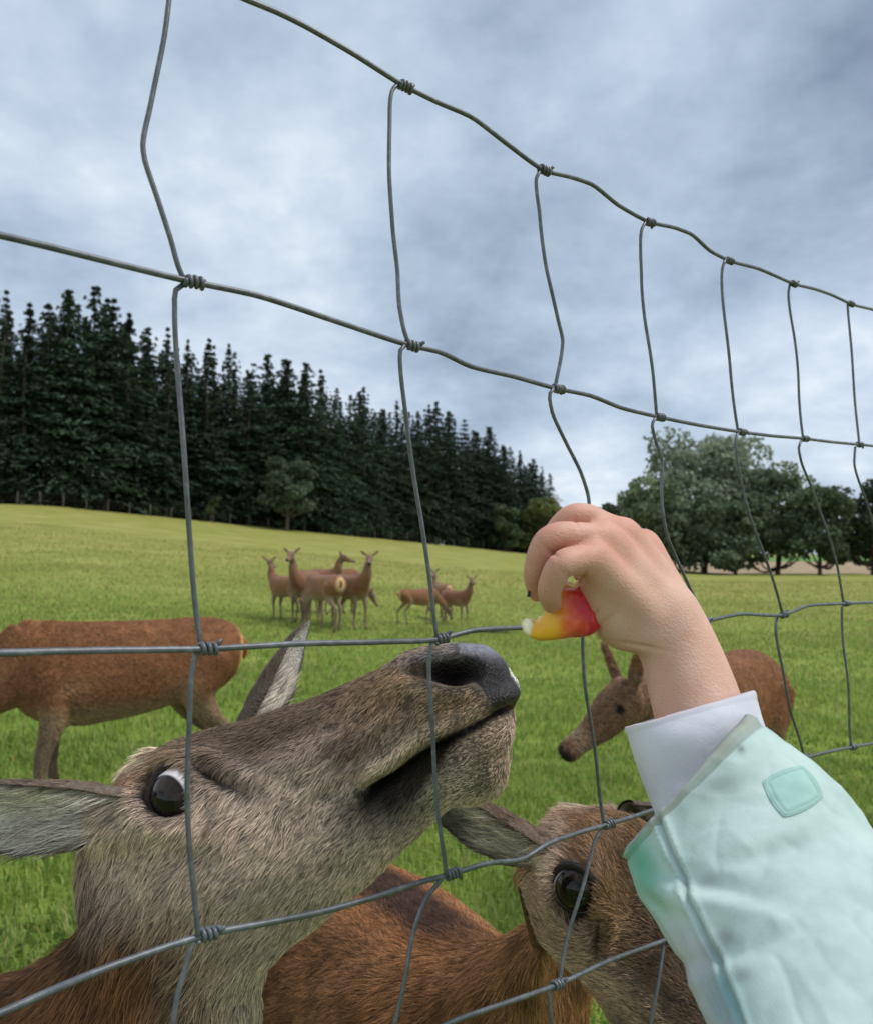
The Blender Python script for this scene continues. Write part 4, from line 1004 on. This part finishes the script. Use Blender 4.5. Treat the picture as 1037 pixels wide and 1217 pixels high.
    c = paint(c, sstep(.70, .57, z) * sstep(.6, .5, np.abs(x)) * .9, (150, 130, 104)); c = paint(c, gauss(z - .73, .03) * gauss(x - .22, .05) * .5, (170, 140, 108)); c = paint(c, gauss(z - .68, .05) * gauss(x + .30, .07) * .5, (168, 138, 106)); c = paint(c, sstep(.60, .44, z) * (np.abs(y) < .2), (122, 104, 86)); c = paint(c, sstep(.05, .03, z), (40, 34, 30))
    c = paint(c, sstep(.99, 1.03, z) * (x < .35) * .5, (104, 66, 42))
    c = paint(c, sstep(-.60, -.65, x) * sstep(.14, .09, np.abs(y)) * sstep(.62, .70, z), (212, 178, 132)); c = paint(c, (x < -.655) * sstep(.95, .9, z) * (np.abs(y) < .03), (150, 96, 56))
    c = paint(c, sstep(.40, .6, x) * ~inhead * .45, (126, 98, 72))
    c = paint(c, inhead * .8, (118, 94, 74)); c = paint(c, inhead * sstep(.318, .338, hdist), (40, 33, 31)); c = paint(c, inhead * sstep(.22, .26, hdist) * sstep(.32, .28, hdist) * .5, (150, 132, 112))
    up_ = (v - poll) @ hu; la = np.abs((v - poll) @ hl)
    c = paint(c, sstep(.07, .09, la) * inhead * .6, (132, 112, 98)); ey = np.hypot(hdist - .085, up_ - .018); c = paint(c, sstep(.022, .014, ey) * (la > .045) * (la < .09), (14, 11, 10))
    cols = np.zeros((n, 4), np.float32); cols[:, :3] = c
    a = me.attributes.new('col', 'FLOAT_COLOR', 'POINT'); a.data.foreach_set('color', cols.ravel())
    return me, c
def coat_mat():
    m, ns, ls, bs = mat('deer_coat')
    a = ns.new('ShaderNodeAttribute'); a.attribute_name = 'col'; tc = ns.new('ShaderNodeTexCoord')
    mp = ns.new('ShaderNodeMapping'); ls.new(tc.outputs['Object'], mp.inputs[0]); mp.inputs['Scale'].default_value = (1, 2.2, 2.2)
    n = noise_node(ns, ls, 46, 5, .7, mp.outputs[0]); mr = ns.new('ShaderNodeMapRange'); ls.new(n.outputs[0], mr.inputs[0]); mr.inputs[1].default_value = .3; mr.inputs[2].default_value = .7; mr.inputs[3].default_value = .72; mr.inputs[4].default_value = 1.28
    v = ns.new('ShaderNodeVectorMath'); v.operation = 'SCALE'; ls.new(a.outputs['Color'], v.inputs[0]); ls.new(mr.outputs[0], v.inputs['Scale']); ls.new(v.outputs[0], bs.inputs['Base Color'])
    bs.inputs['Roughness'].default_value = .75; bs.inputs['Specular IOR Level'].default_value = .2; bs.inputs['Sheen Weight'].default_value = .15
    bump_node(ns, ls, n.outputs[0], bs, .35, .01)
    return m
COAT = coat_mat()
def on_ground(px, py):
    lo, hi = 2.0, 60.0
    for _ in range(40):
        y = (lo + hi) / 2; x = (px - CX) / FPX * y; q = proj(np.array([[x, y, float(ground(x, y))]]))[1][0]
        if q > py: lo = y
        else: hi = y
    return x, y
def place_deer(me_c, x, y, heading, scale, label, group=None, hair=0):
    """heading: direction (dx, dy) the animal faces"""
    me, c = me_c; rt = empty('deer', (x, y, float(ground(x, y))), math.atan2(heading[1], heading[0])); rt.scale = (scale,) * 3
    b = obj('body', me, COAT, rt)
    if hair:
        v = get_co(me); nn = get_no(me); me.calc_loop_triangles(); tri = np.empty(len(me.loop_triangles) * 3, np.int32); me.loop_triangles.foreach_get('vertices', tri); tri = tri.reshape(-1, 3)
        cb = np.tile(np.array([-1., 0, -.55]), (len(v), 1)); hl_ = np.where(v[:, 2] < .5, .009, .017)
        h = fur_curves('fur', v, tri, nn, cb, c * 1.22, np.full(len(v), float(hair)), hl_, HAIR, None, lift=.28, grav=.2, rad=.0008, seg=3, seed=int(abs(x * 100)), clump_size=.04, clump=.4, tone=(.4, 1.6)); h.parent = rt
    return tag(rt, label, 'deer', group)
ALERT_M = {}
def alert(yaw, st=.0, vox=.013):        # head up, face turned by yaw (degrees, to its own left)
    a = math.radians(yaw); return deer_mesh((.60, 0, 1.34), (math.cos(a), math.sin(a), -.32), st, vox)
graze = deer_mesh((.86, .05, .50), (.50, .1, -.86), .035, .011)
place_deer(graze, *(-1.715, 4.17), (-.82, -.57), 1.05, 'brown deer grazing side-on at the left edge behind the big head', hair=1.8e5)
lowm = deer_mesh((.88, .04, .96), (.80, -.42, -.62), .03, .0085, ears=(.5, .8, -.42))
place_deer(lowm, 1.29, 3.70, (-.67, -.74), 1.0, 'reddish deer with lowered head, half hidden behind the arm', hair=1.8e5)
HERD = 'deer herd standing in the middle of the meadow'
graze2 = deer_mesh((.80, -.12, .46), (.45, -.2, -.86), .09, .014)
def herd(px, py, me_c, heading, sc, label): x, y = on_ground(px, py); place_deer(me_c, x, y, heading, sc, label, HERD)
herd(384, 749, graze2, (-.62, .78), 1.0, 'herd deer with pale rump towards us and head down in the grass')
herd(419, 747, alert(-35, .03), (.62, -.78), 1.0, 'herd deer standing tall with both ears up, right of the pale rump')
herd(362, 740, alert(10), (-.25, -.97), 1.0, 'herd deer facing us with raised head between two others')
herd(340, 738, alert(-60), (-.75, .66), .88, 'leftmost deer of the herd, smaller, looking away to the left')
herd(380, 730, alert(40, .02), (.9, -.4), .96, 'dark-backed herd deer standing behind the one with pale rump')
herd(400, 729, graze2, (.95, .3), 1.0, 'rearmost herd deer, only its dark back showing')
herd(499, 742, graze2, (.92, .38), .74, 'small deer of the right trio with its tail to the left')
herd(524, 736, alert(150), (-.35, .94), .80, 'dark middle deer of the right trio behind the stay wire')
herd(543, 742, alert(-40, .02), (.7, -.7), .72, 'small deer with raised head, rightmost of the trio')
# ------------------------------------------------------------------ the child's arm, sleeve and the apple
def skin_mat():
    m, ns, ls, bs = mat('skin')
    a = ns.new('ShaderNodeAttribute'); a.attribute_name = 'col'; tc = ns.new('ShaderNodeTexCoord')
    n = noise_node(ns, ls, 55, 4, .6, tc.outputs['Object']); f = noise_node(ns, ls, 900, 3, .6, tc.outputs['Object'])
    mx = ns.new('ShaderNodeMix'); mx.data_type = 'RGBA'; mx.blend_type = 'MULTIPLY'; mx.inputs[0].default_value = 1
    r_ = ramp_node(ns, ls, n.outputs[0], [(.35, (.93, .86, .84)), (.65, (1, 1, 1))]); ls.new(a.outputs['Color'], mx.inputs[6]); ls.new(r_.outputs[0], mx.inputs[7])
    ls.new(mx.outputs[2], bs.inputs['Base Color']); bs.inputs['Roughness'].default_value = .58; bs.inputs['Specular IOR Level'].default_value = .4
    bs.inputs['Subsurface Weight'].default_value = .25; bs.inputs['Subsurface Radius'].default_value = (.009, .004, .002); bs.inputs['Subsurface Scale'].default_value = .5
    vo = ns.new('ShaderNodeTexVoronoi'); vo.inputs['Scale'].default_value = 700; ls.new(tc.outputs['Object'], vo.inputs['Vector'])
    bump_node(ns, ls, vo.outputs['Distance'], bs, .3, .0008)
    return m
SKIN = skin_mat()
def chain(js, rs, k=16, n=26):
    c = spline(np.array([P(*j) for j in js]), n); d = np.r_[0, np.cumsum(np.linalg.norm(np.diff(np.array([P(*j) for j in js]), axis=0), axis=1))]; d /= d[-1]
    r_ = np.interp(np.linspace(0, 1, n), d, rs); e = np.linspace(0, 1, n)
    # round ends
    return round_tube(c, r_, k)
def round_tube(c, r_, k):
    t = nrm(np.gradient(c, axis=0)); a = [c[0] - t[0] * r_[0] * q for q in (.95, .8, .5)]; b = [c[-1] + t[-1] * r_[-1] * q for q in (.5, .8, .95)]
    cc = np.vstack([a, c, b]); rr = np.r_[r_[0] * np.array([.3, .6, .87]), r_, r_[-1] * np.array([.87, .6, .3])]
    return tube_arrays(cc, rr, k)
IDX = [(703, 666, .447), (664, 675, .430), (653, 699, .434), (655, 717, .446)]
MID = [(716, 641, .462), (648, 646, .446), (636, 680, .449), (638, 703, .460)]
RNG = [(741, 634, .480), (677, 616, .470), (654, 642, .474), (650, 678, .484)]
PNK = [(766, 646, .497), (722, 634, .500), (697, 655, .502), (690, 682, .500)]
THB = [(770, 752, .462), (735, 752, .472), (708, 738, .488), (684, 726, .492)]
hand = [chain(IDX, [.0092, .0080, .0070, .0060]), chain(MID, [.0094, .0082, .0071, .0062]), chain(RNG, [.0092, .0080, .0068, .0060]), chain(PNK, [.0084, .0070, .0062, .0056]), chain(THB, [.0140, .0105, .0084, .0070])]
W_ = (786, 732, .474)
for J, r0, r1, wo in ((IDX[0], .0165, .0112, (776, 742, .466)), (MID[0], .0180, .0118, (784, 732, .472)), (RNG[0], .0175, .0112, (792, 724, .480)), (PNK[0], .0160, .0105, (797, 724, .486))):
    hand.append(chain([wo, tuple((np.array(wo) + np.array(J)) / 2), J], [r0, (r0 + r1) / 2 * .98, r1]))
hand.append(chain([(772, 740, .470), (742, 742, .465), (716, 716, .458), (703, 690, .456)], [.018, .0165, .0125, .009]))      # web between thumb and index
hand.append(chain([(778, 742, .478), (745, 697, .476), (728, 665, .474)], [.021, .0205, .0150])); hand.append(chain([(785, 728, .482), (762, 690, .486), (752, 662, .490)], [.020, .019, .0140])); hand.append(chain([(775, 742, .470), (740, 705, .463), (716, 676, .458)], [.020, .0175, .0130]))                               # palm
ARM = [(784, 728, .475), (806, 772, .468), (822, 820, .458), (842, 885, .440), (890, 985, .40), (960, 1110, .345)]
hand.append(chain(ARM, [.0235, .0236, .0255, .0262, .029, .033], 28, 40))
hm_ = remeshed(hand, .00095, 6, .5)
v = get_co(hm_); px, py, _ = proj(v)
c = np.tile(lin(216, 174, 152), (len(v), 1)); c = paint(c, .5 + .5 * vnoise(v, .02, 3), (220, 182, 162)); c = paint(c, sstep(.2, .9, vnoise(v, .009, 13)) * .35, (210, 156, 136))
for j in (IDX, MID, RNG, PNK):
    for q, s_ in ((0, 20), (1, 15), (3, 15)):
        p_ = P(*j[q]); c = paint(c, gauss(np.linalg.norm(v - p_, axis=1), s_ * .0007) * (.55 if q else .5), (204, 134, 112))
c = paint(c, sstep(690, 650, px) * .45, (192, 138, 116)); c = paint(c, blob(px, py, 715, 720, 30, 40, -40) * .5, (196, 160, 128))
set_col(hm_, c)
# even out the back of the hand
ed_ = np.empty(len(hm_.edges) * 2, np.int32); hm_.edges.foreach_get('vertices', ed_); ed_ = ed_.reshape(-1, 2); deg = np.bincount(ed_.ravel(), minlength=len(v))[:, None]
mk = (sstep(688, 712, px - .25 * (660 - py)) * .5 + .0)[:, None]
for _ in range(90):
    acc = np.zeros_like(v); np.add.at(acc, ed_[:, 0], v[ed_[:, 1]]); np.add.at(acc, ed_[:, 1], v[ed_[:, 0]]); v = v + mk * (acc / deg - v)
for j, h_ in ((IDX, .0016), (MID, .0030), (RNG, .0030), (PNK, .0024)):   # knuckles
    p_ = P(j[0][0], j[0][1], j[0][2] - .012); w_ = gauss(np.linalg.norm(v - p_, axis=1), .0075)[:, None]; v = v + w_ * h_ * nrm(CAM + np.array([0, 0, .35]) - p_)
hm_.vertices.foreach_set('co', v.astype(np.float32).ravel()); hm_.update(); px, py, _ = proj(v)
# skin creases at the finger joints and thumb base
nn = get_no(hm_); d = np.zeros(len(v))
for x0, y0, a_, l_ in ( (700, 735, -50, 12), (712, 745, -52, 12), (690, 690, -60, 9), (760, 768, 10, 18), (722, 738, -50, 9)):
    d -= .0015 * blob(px, py, x0, y0, l_, 2.0, a_)
for x0, y0, a_, l_ in ((668, 682, 60, 7), (675, 684, 60, 6), (652, 655, 40, 6), (658, 658, 40, 5), (684, 622, 70, 5)): d -= .0006 * blob(px, py, x0, y0, l_, 1.8, a_)
v2 = v + nn * d[:, None]; hm_.vertices.foreach_set('co', v2.astype(np.float32).ravel()); hm_.update()
person = empty('person', (.16, -.1, 0))
tag(person, 'arm of a child in mint jacket with white cuff holding out apple', 'person')
place_child(obj('arm', hm_, SKIN), person)

def cloth_mat(name, rough, weave, strength):
    m, ns, ls, bs = mat(name)
    a = ns.new('ShaderNodeAttribute'); a.attribute_name = 'col'; tc = ns.new('ShaderNodeTexCoord'); n = noise_node(ns, ls, weave, 4, .6, tc.outputs['Object']); n2 = noise_node(ns, ls, 30, 4, .6, tc.outputs['Object'])
    r_ = ramp_node(ns, ls, n2.outputs[0], [(.33, (.80, .84, .83)), (.5, (.96, .97, .97)), (.62, (1, 1, 1))]); mx = ns.new('ShaderNodeMix'); mx.data_type = 'RGBA'; mx.blend_type = 'MULTIPLY'; mx.inputs[0].default_value = 1
    ls.new(a.outputs['Color'], mx.inputs[6]); ls.new(r_.outputs[0], mx.inputs[7]); ls.new(mx.outputs[2], bs.inputs['Base Color'])
    bs.inputs['Roughness'].default_value = rough; bs.inputs['Specular IOR Level'].default_value = .3; bs.inputs['Sheen Weight'].default_value = .1
    wv_ = ns.new('ShaderNodeTexWave'); wv_.inputs['Scale'].default_value = weave; wv_.inputs['Distortion'].default_value = 2; ls.new(tc.outputs['Object'], wv_.inputs['Vector'])
    ad = ns.new('ShaderNodeMath'); ad.operation = 'MULTIPLY_ADD'; ls.new(wv_.outputs['Fac'], ad.inputs[0]); ad.inputs[1].default_value = .35; ls.new(n.outputs[0], ad.inputs[2])
    bump_node(ns, ls, ad.outputs[0], bs, strength, .001)
    return m
JACKET, COTTON = cloth_mat('jacket_cloth', .72, 420, .28), cloth_mat('white_cotton', .85, 700, .35)
def sleeve(name, rows, spacing, k, wr, seed, paintf, thick=.002, inner_len=.06, front=.62):
    """rows: left px, right px, depth, roundness towards the camera"""
    rings = []
    for (lx, ly), (rx, ry), dp, rnd in rows:
        l_, r_ = P(lx, ly, dp), P(rx, ry, dp); ac = (r_ - l_) / 2; rings.append(np.r_[(l_ + r_) / 2, ac, nrm(CAM - (l_ + r_) / 2) * np.linalg.norm(ac) * rnd, 0, 2.1])
    C_ = np.array([q[:3] for q in rings]); tg = nrm(np.gradient(C_, axis=0))
    for q, t in zip(rings[1:], tg[1:]):
        s_ = q[6:9] - t * np.dot(q[6:9], t); q[6:9] = nrm(s_) * np.linalg.norm(q[6:9])
    g, rp, _ = loft_rings(rings, np.full(len(rings), spacing), k)
    n, t = grid_normals(g); m = len(g); fl = g.reshape(-1, 3)
    w_ = wr * (vnoise(fl * np.array([1, 1, 1.]), .05, seed) + .5 * vnoise(fl, .022, seed + 1) + .25 * vnoise(fl, .010, seed + 2) + .10 * vnoise(fl, .005, seed + 4)).reshape(m, k, 1)
    rd = (1 - np.abs(vnoise(fl * np.array([1, 1, 1.8]), .034, seed + 7))) ** 6 - (1 - np.abs(vnoise(fl * np.array([1.5, 1, 1]), .026, seed + 9))) ** 7
    g = g + n * (w_ + .28 * wr * rd.reshape(m, k, 1)); n, t = grid_normals(g)
    px, py, _ = proj(g.reshape(-1, 3)); ux = np.repeat(rp, k); th = np.tile(np.linspace(0, 2 * np.pi, k, endpoint=False), m)
    c, d = paintf(g.reshape(-1, 3), px, py, ux, th); g = g + n * d.reshape(m, k, 1)
    mi = min(m, int(inner_len / spacing)); inner = (g - n * thick)[:mi]
    lip = .5 * (g[0] + inner[0]) - t[0] * thick * .6
    vv = np.vstack([inner[::-1].reshape(-1, 3), lip, g.reshape(-1, 3)]); cc = np.vstack([c.reshape(m, k, 3)[:mi][::-1].reshape(-1, 3) * .9, c[:k], c])
    me = mesh_np(name, vv, [grid_faces(mi + 1 + m, k)]); smooth(me); set_col(me, cc)
    return me, g, n
def paint_cuff(p, px, py, u, th):
    c = np.tile(lin(216, 216, 226), (len(p), 1)); c = paint(c, sstep(.10, .02, u) * .5, (214, 194, 196)); c = paint(c, sstep(.2, .8, vnoise(p, .03, 8)) * .35, (188, 187, 208))
    return c, -.0008 * gauss(u - .14, .02) + .0006 * gauss(u - .06, .05)
cuff, gC, nC = sleeve('shirt_cuff', [((743, 866), (897, 822), .452, 1.0), ((757, 913), (914, 872), .438, 1.0), ((775, 962), (935, 925), .425, .84), ((800, 1020), (965, 985), .405, .85), ((830, 1090), (1000, 1050), .38, .85)], .0022, 120, .0010, 3, paint_cuff, .0018, .05)
place_child(obj('shirt_cuff', cuff, COTTON), person)
def seg_d(px, py, pts):
    best = np.full(len(px), 1e9)
    for (x0, y0), (x1, y1) in zip(pts[:-1], pts[1:]):
        t = np.clip(((px - x0) * (x1 - x0) + (py - y0) * (y1 - y0)) / ((x1 - x0) ** 2 + (y1 - y0) ** 2), 0, 1); best = np.minimum(best, np.hypot(px - x0 - t * (x1 - x0), py - y0 - t * (y1 - y0)))
    return best
SEAM = [(777, 962), (800, 1020), (826, 1085), (850, 1140), (872, 1190), (890, 1240), (930, 1330)]
def paint_sleeve(p, px, py, u, th):
    frontf = np.sin(th) > -.15
    c = np.tile(lin(192, 212, 206), (len(p), 1)); n1 = vnoise(p, .03, 31); n2 = vnoise(p, .012, 33)
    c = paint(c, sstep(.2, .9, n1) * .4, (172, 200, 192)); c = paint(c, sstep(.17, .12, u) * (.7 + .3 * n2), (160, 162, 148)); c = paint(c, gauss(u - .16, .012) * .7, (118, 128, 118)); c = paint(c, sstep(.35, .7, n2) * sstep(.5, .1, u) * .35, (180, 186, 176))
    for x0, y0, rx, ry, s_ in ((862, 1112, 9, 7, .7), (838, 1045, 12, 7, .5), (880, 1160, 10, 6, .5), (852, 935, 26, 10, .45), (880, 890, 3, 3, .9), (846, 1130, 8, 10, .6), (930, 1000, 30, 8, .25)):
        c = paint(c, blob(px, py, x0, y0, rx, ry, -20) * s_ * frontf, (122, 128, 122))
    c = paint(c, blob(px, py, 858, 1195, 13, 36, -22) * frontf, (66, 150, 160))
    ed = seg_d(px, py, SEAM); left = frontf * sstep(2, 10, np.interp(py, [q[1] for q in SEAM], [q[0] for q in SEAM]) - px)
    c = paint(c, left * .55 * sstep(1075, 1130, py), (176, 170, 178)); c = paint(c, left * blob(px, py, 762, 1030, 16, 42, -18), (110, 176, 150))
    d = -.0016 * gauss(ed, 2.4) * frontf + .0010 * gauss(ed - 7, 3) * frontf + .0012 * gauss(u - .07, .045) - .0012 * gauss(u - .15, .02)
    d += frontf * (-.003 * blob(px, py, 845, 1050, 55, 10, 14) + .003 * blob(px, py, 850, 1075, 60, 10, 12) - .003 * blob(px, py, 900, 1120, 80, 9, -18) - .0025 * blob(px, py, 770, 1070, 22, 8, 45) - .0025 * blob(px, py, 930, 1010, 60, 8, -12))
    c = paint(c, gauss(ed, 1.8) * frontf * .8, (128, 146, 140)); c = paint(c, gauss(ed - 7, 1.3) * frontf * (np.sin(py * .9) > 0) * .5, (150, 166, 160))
    return c, d
SH = np.array([.27, -.06, 1.10])
rows = [((741, 1014), (893, 846), .415, .62), ((762, 1070), (990, 926), .392, .70), ((799, 1132), (1060, 1010), .365, .78), ((838, 1217), (1140, 1100), .33, .85), ((880, 1330), (1240, 1220), .29, .9), ((930, 1500), (1330, 1400), .245, .95)]
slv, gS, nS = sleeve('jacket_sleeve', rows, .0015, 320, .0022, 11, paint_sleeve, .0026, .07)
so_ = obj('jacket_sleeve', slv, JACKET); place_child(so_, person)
# snap tab stitched on the sleeve
def patch(name, corners, lift, thick, mat_, colr, parent, n=30):
    """a cloth patch laid on the sleeve: corners in picture order, dropped onto the sleeve surface"""
    fs = gS.reshape(-1, 3); ns_ = nS.reshape(-1, 3); sx, sy, sd_ = proj(fs); face = (ns_ @ FWD) < 0
    (x0, y0), (x1, y1), (x2, y2), (x3, y3) = corners; top, bot, cl_ = [], [], []
    for i in range(n):
        for j in range(n):
            a, b = i / (n - 1), j / (n - 1); sa, sb = 2 * a - 1, 2 * b - 1
            e = min(a, 1 - a, b, 1 - b); a = .5 + .5 * sa * math.sqrt(1 - .26 * sb * sb); b = .5 + .5 * sb * math.sqrt(1 - .26 * sa * sa)
            x = (1 - a) * ((1 - b) * x0 + b * x1) + a * ((1 - b) * x3 + b * x2); y = (1 - a) * ((1 - b) * y0 + b * y1) + a * ((1 - b) * y3 + b * y2)
            k = np.argsort(np.hypot(sx - x, sy - y) + np.where(face, 0, 1e4))[:6]; pn = nrm(ns_[k].mean(0)); pp = hit(x, y, fs[k].mean(0), pn)
            z = lift * min(1, e * 14 + .3) - .0007 * math.exp(-((e - .10) / .025) ** 2) + .0009 * math.exp(-(((a - .5) ** 2 + (b - .62) ** 2) / .02)); cl_.append(.80 if abs(e - .10) < .03 else (.9 if e < .04 else 1.0))
            top.append(pp + pn * z); bot.append(pp - pn * .001)
    i = np.arange(n - 1)[:, None] * n; j = np.arange(n - 1)[None]; q = np.stack([i + j, i + j + 1, i + n + j + 1, i + n + j], -1).reshape(-1, 4); o_ = n * n
    brd = list(range(n)) + list(range(2 * n - 1, o_, n)) + list(range(o_ - 2, o_ - n - 1, -1)) + list(range(o_ - 2 * n, 0, -n))
    e = [(a, b, b + o_, a + o_) for a, b in zip(brd, brd[1:] + brd[:1])]
    me = mesh_np(name, np.vstack([top, bot]), [np.vstack([q, q[:, ::-1] + o_, np.array(e)])]); smooth(me); set_col(me, np.array(cl_ * 2)[:, None] * np.array(colr)[None])
    o = obj(name, me, mat_); place_child(o, parent); return o
patch('sleeve_tab', [(900, 927), (955, 906), (982, 950), (930, 977)], .0016, .002, JACKET, lin(168, 204, 194), person)
# rest of the child's jacket, out of the picture: shoulder and body
sh = [body_ring(gS[-1].mean(0), (0, .5, .8), .05, np.array([1., 0, 0]), .052), body_ring(np.array([.27, .10, 1.10]), (0, .3, .9), .058, np.array([1., 0, 0]), .055), body_ring(np.array([.26, -.02, 1.08]), (0, .2, 1), .065, np.array([1., 0, 0]), .055), body_ring(np.array([.22, -.08, 1.07]), (0, .2, 1), .05, np.array([1., 0, 0]), .05)]
tor = [ring((.13, -.1, z), (0, 1, 0), hy, (1, 0, 0), hx) for z, hx, hy in ((1.17, .03, .03), (1.15, .07, .05), (1.11, .14, .075), (1.0, .155, .09), (.85, .15, .095), (.70, .16, .10), (.62, .165, .105), (.615, .10, .06))]
g1, _, _ = loft_rings(sh, np.full(4, .01), 40); g2, _, _ = loft_rings(tor, np.full(8, .01), 60)
me = mesh_parts('jacket_body', [close_grid(g1), close_grid(g2)]); set_col(me, lin(203, 230, 222)); place_child(obj('jacket_body', me, JACKET), person)
TR = simple_mat('dark_trousers', (.03, .035, .05), .9, .3, 60)
for sg in (-1, 1):
    c = spline([(.13 + .075 * sg, -.1, .66), (.13 + .08 * sg, -.08, .38), (.13 + .085 * sg, -.1, .06)], 14); place_child(obj('trouser_leg', mesh_parts('trouser_leg', [round_tube(c, np.linspace(.078, .055, 14), 18)]), TR), person)
    b_ = remeshed([round_tube(spline([(.13 + .085 * sg, -.13, .045), (.13 + .087 * sg, -.05, .045), (.13 + .09 * sg, .05, .035)], 8), np.array([.042, .044, .042, .040, .038, .036, .033, .028]), 14)], .006, 3); place_child(obj('boot', b_, TR), person)
hd_ = remeshed([round_tube(spline([(.13, -.12, 1.12), (.13, -.125, 1.2)], 5), np.full(5, .04), 16), round_tube(np.array([[.13, -.14, 1.27], [.13, -.125, 1.25], [.13, -.11, 1.23]]), np.array([.088, .085, .07]), 24), round_tube(np.array([[.13, -.03, 1.25], [.13, -.024, 1.235]]), np.array([.008, .011]), 10)], .005, 5)
set_col(hd_, lin(226, 182, 156)); place_child(obj('head', hd_, SKIN), person)
hr_ = remeshed([round_tube(np.array([[.13, -.155, 1.295], [.13, -.175, 1.25], [.13, -.18, 1.18]]), np.array([.092, .085, .06]), 24)], .006, 4); place_child(obj('hair', hr_, simple_mat('brown_hair', (.09, .055, .03), .6, .4, 120, .5)), person)

# apple slice between the fingers
rowsA = [(622, 738, .464, 4, .004), (626, 741, .464, 10, .008), (637, 745, .463, 15, .010), (652, 740, .461, 22, .012), (667, 726, .461, 34, .0135), (682, 722, .463, 35, .014), (696, 724, .466, 29, .013), (707, 726, .469, 15, .009), (712, 728, .470, 3, .002)]
rg_ = []
cs = np.array([P(a, b, d) for a, b, d, _, _ in rowsA]); tg = nrm(np.gradient(cs, axis=0))
for (a, b, d, hp, th_), c_, t in zip(rowsA, cs, tg):
    view = nrm(CAM - c_); view = nrm(view - t * np.dot(view, t)); u_ = np.cross(view, t); u_ = u_ if u_[2] > 0 else -u_
    rg_.append(np.r_[c_, u_ * hp * d / FPX, view * th_, -.25, 2.9])
g, rp, _ = loft_rings(rg_, np.full(len(rg_), .0007), 90); n, t = grid_normals(g); fl = g.reshape(-1, 3); m = len(g)
up_ = np.cos(np.linspace(0, 2 * np.pi, 90, endpoint=False))
bite = (sstep(.35, .85, up_)[None] * (.5 + .9 * vnoise(fl, .007, 5).reshape(m, 90) + .4 * vnoise(fl, .003, 15).reshape(m, 90)) * sstep(.2, 1.0, rp)[:, None] * 1.5)
bite2 = gauss(rp - 2.6, .7)[:, None] * sstep(.0, .9, up_)[None] * 1.6
g = g - n * (.0030 * (bite + bite2))[..., None] + n * (.0042 * gauss(rp - 2.15, .22)[:, None] * sstep(.5, 1, up_)[None])[..., None] + n * (.0005 * vnoise(fl, .005, 7)).reshape(m, 90, 1)
px, py, _ = proj(g.reshape(-1, 3)); u = np.repeat(rp, 90); upv = np.tile(up_, m); p = g.reshape(-1, 3)
c = np.tile(lin(240, 178, 40), (len(p), 1)); c = paint(c, sstep(652, 676, px + 6 * vnoise(p, .004, 2)), (226, 96, 52)); c = paint(c, sstep(672, 690, px + 6 * vnoise(p, .005, 3) + .3 * (720 - py)), (196, 26, 44))
c = paint(c, sstep(1.9, 1.2, u + .25 * vnoise(p, .003, 4)), (246, 238, 196)); c = paint(c, sstep(.62, .92, upv + .12 * vnoise(p, .003, 6)) * .9, (244, 214, 130)); c = paint(c, sstep(.2, .8, vnoise(p, .0022, 9)) * sstep(655, 680, px) * .35, (232, 120, 70)); c = paint(c, sstep(.55, .8, vnoise(p, .0008, 19)) * sstep(1.9, 2.3, u) * .3, (236, 170, 100)); c = paint(c, sstep(.3, .8, vnoise(p, .003, 29)) * sstep(1.7, 2.2, u) * sstep(672, 650, px) * .35, (222, 140, 30))
V_, Q_, T_ = close_grid(g); ame = mesh_np('apple_slice', V_, [Q_, T_]); smooth(ame); set_col(ame, np.vstack([c, c[:1], c[-1:]]))
am, ns, ls, bs = mat('apple_skin'); a_ = ns.new('ShaderNodeAttribute'); a_.attribute_name = 'col'; ls.new(a_.outputs['Color'], bs.inputs['Base Color']); bs.inputs['Roughness'].default_value = .36; bs.inputs['Subsurface Weight'].default_value = .0; bs.inputs['Subsurface Radius'].default_value = (.006, .003, .001); bs.inputs['Subsurface Scale'].default_value = .4
tag(obj('apple_slice', ame, am), 'bitten red and yellow apple piece held in the fingertips', 'apple')
# a fly at the fingertip
fp = P(628, 706, .452); fl_ = empty('fly', tuple(fp)); BLK = simple_mat('fly_black', (.012, .012, .014), .35, .2, 400)
place_child(obj('fly_body', mesh_parts('fly_body', [round_tube(np.array([fp + [0, 0, -.0012], fp, fp + [.0002, 0, .0012]]), np.array([.0006, .0009, .0007]), 10)]), BLK), fl_)
for sg in (-1, 1):
    w0 = fp + np.array([.0004 * sg, -.0007, .0004]); ww = np.array([w0, w0 + [.0009 * sg, -.0004, -.0008], w0 + [.0011 * sg, -.0003, -.0020], w0 + [.0003 * sg, -.0005, -.0018]]); me = mesh_np('wing', np.vstack([ww, ww + [0, .00012, 0]]), [np.array([[0, 1, 2, 3], [7, 6, 5, 4], [0, 4, 5, 1], [1, 5, 6, 2], [2, 6, 7, 3], [3, 7, 4, 0]])]); place_child(obj('wing', me, simple_mat('fly_wing', (.12, .12, .13), .3, .2, 300)), fl_)
tag(fl_, 'tiny black fly sitting at the tip of the middle finger', 'fly')
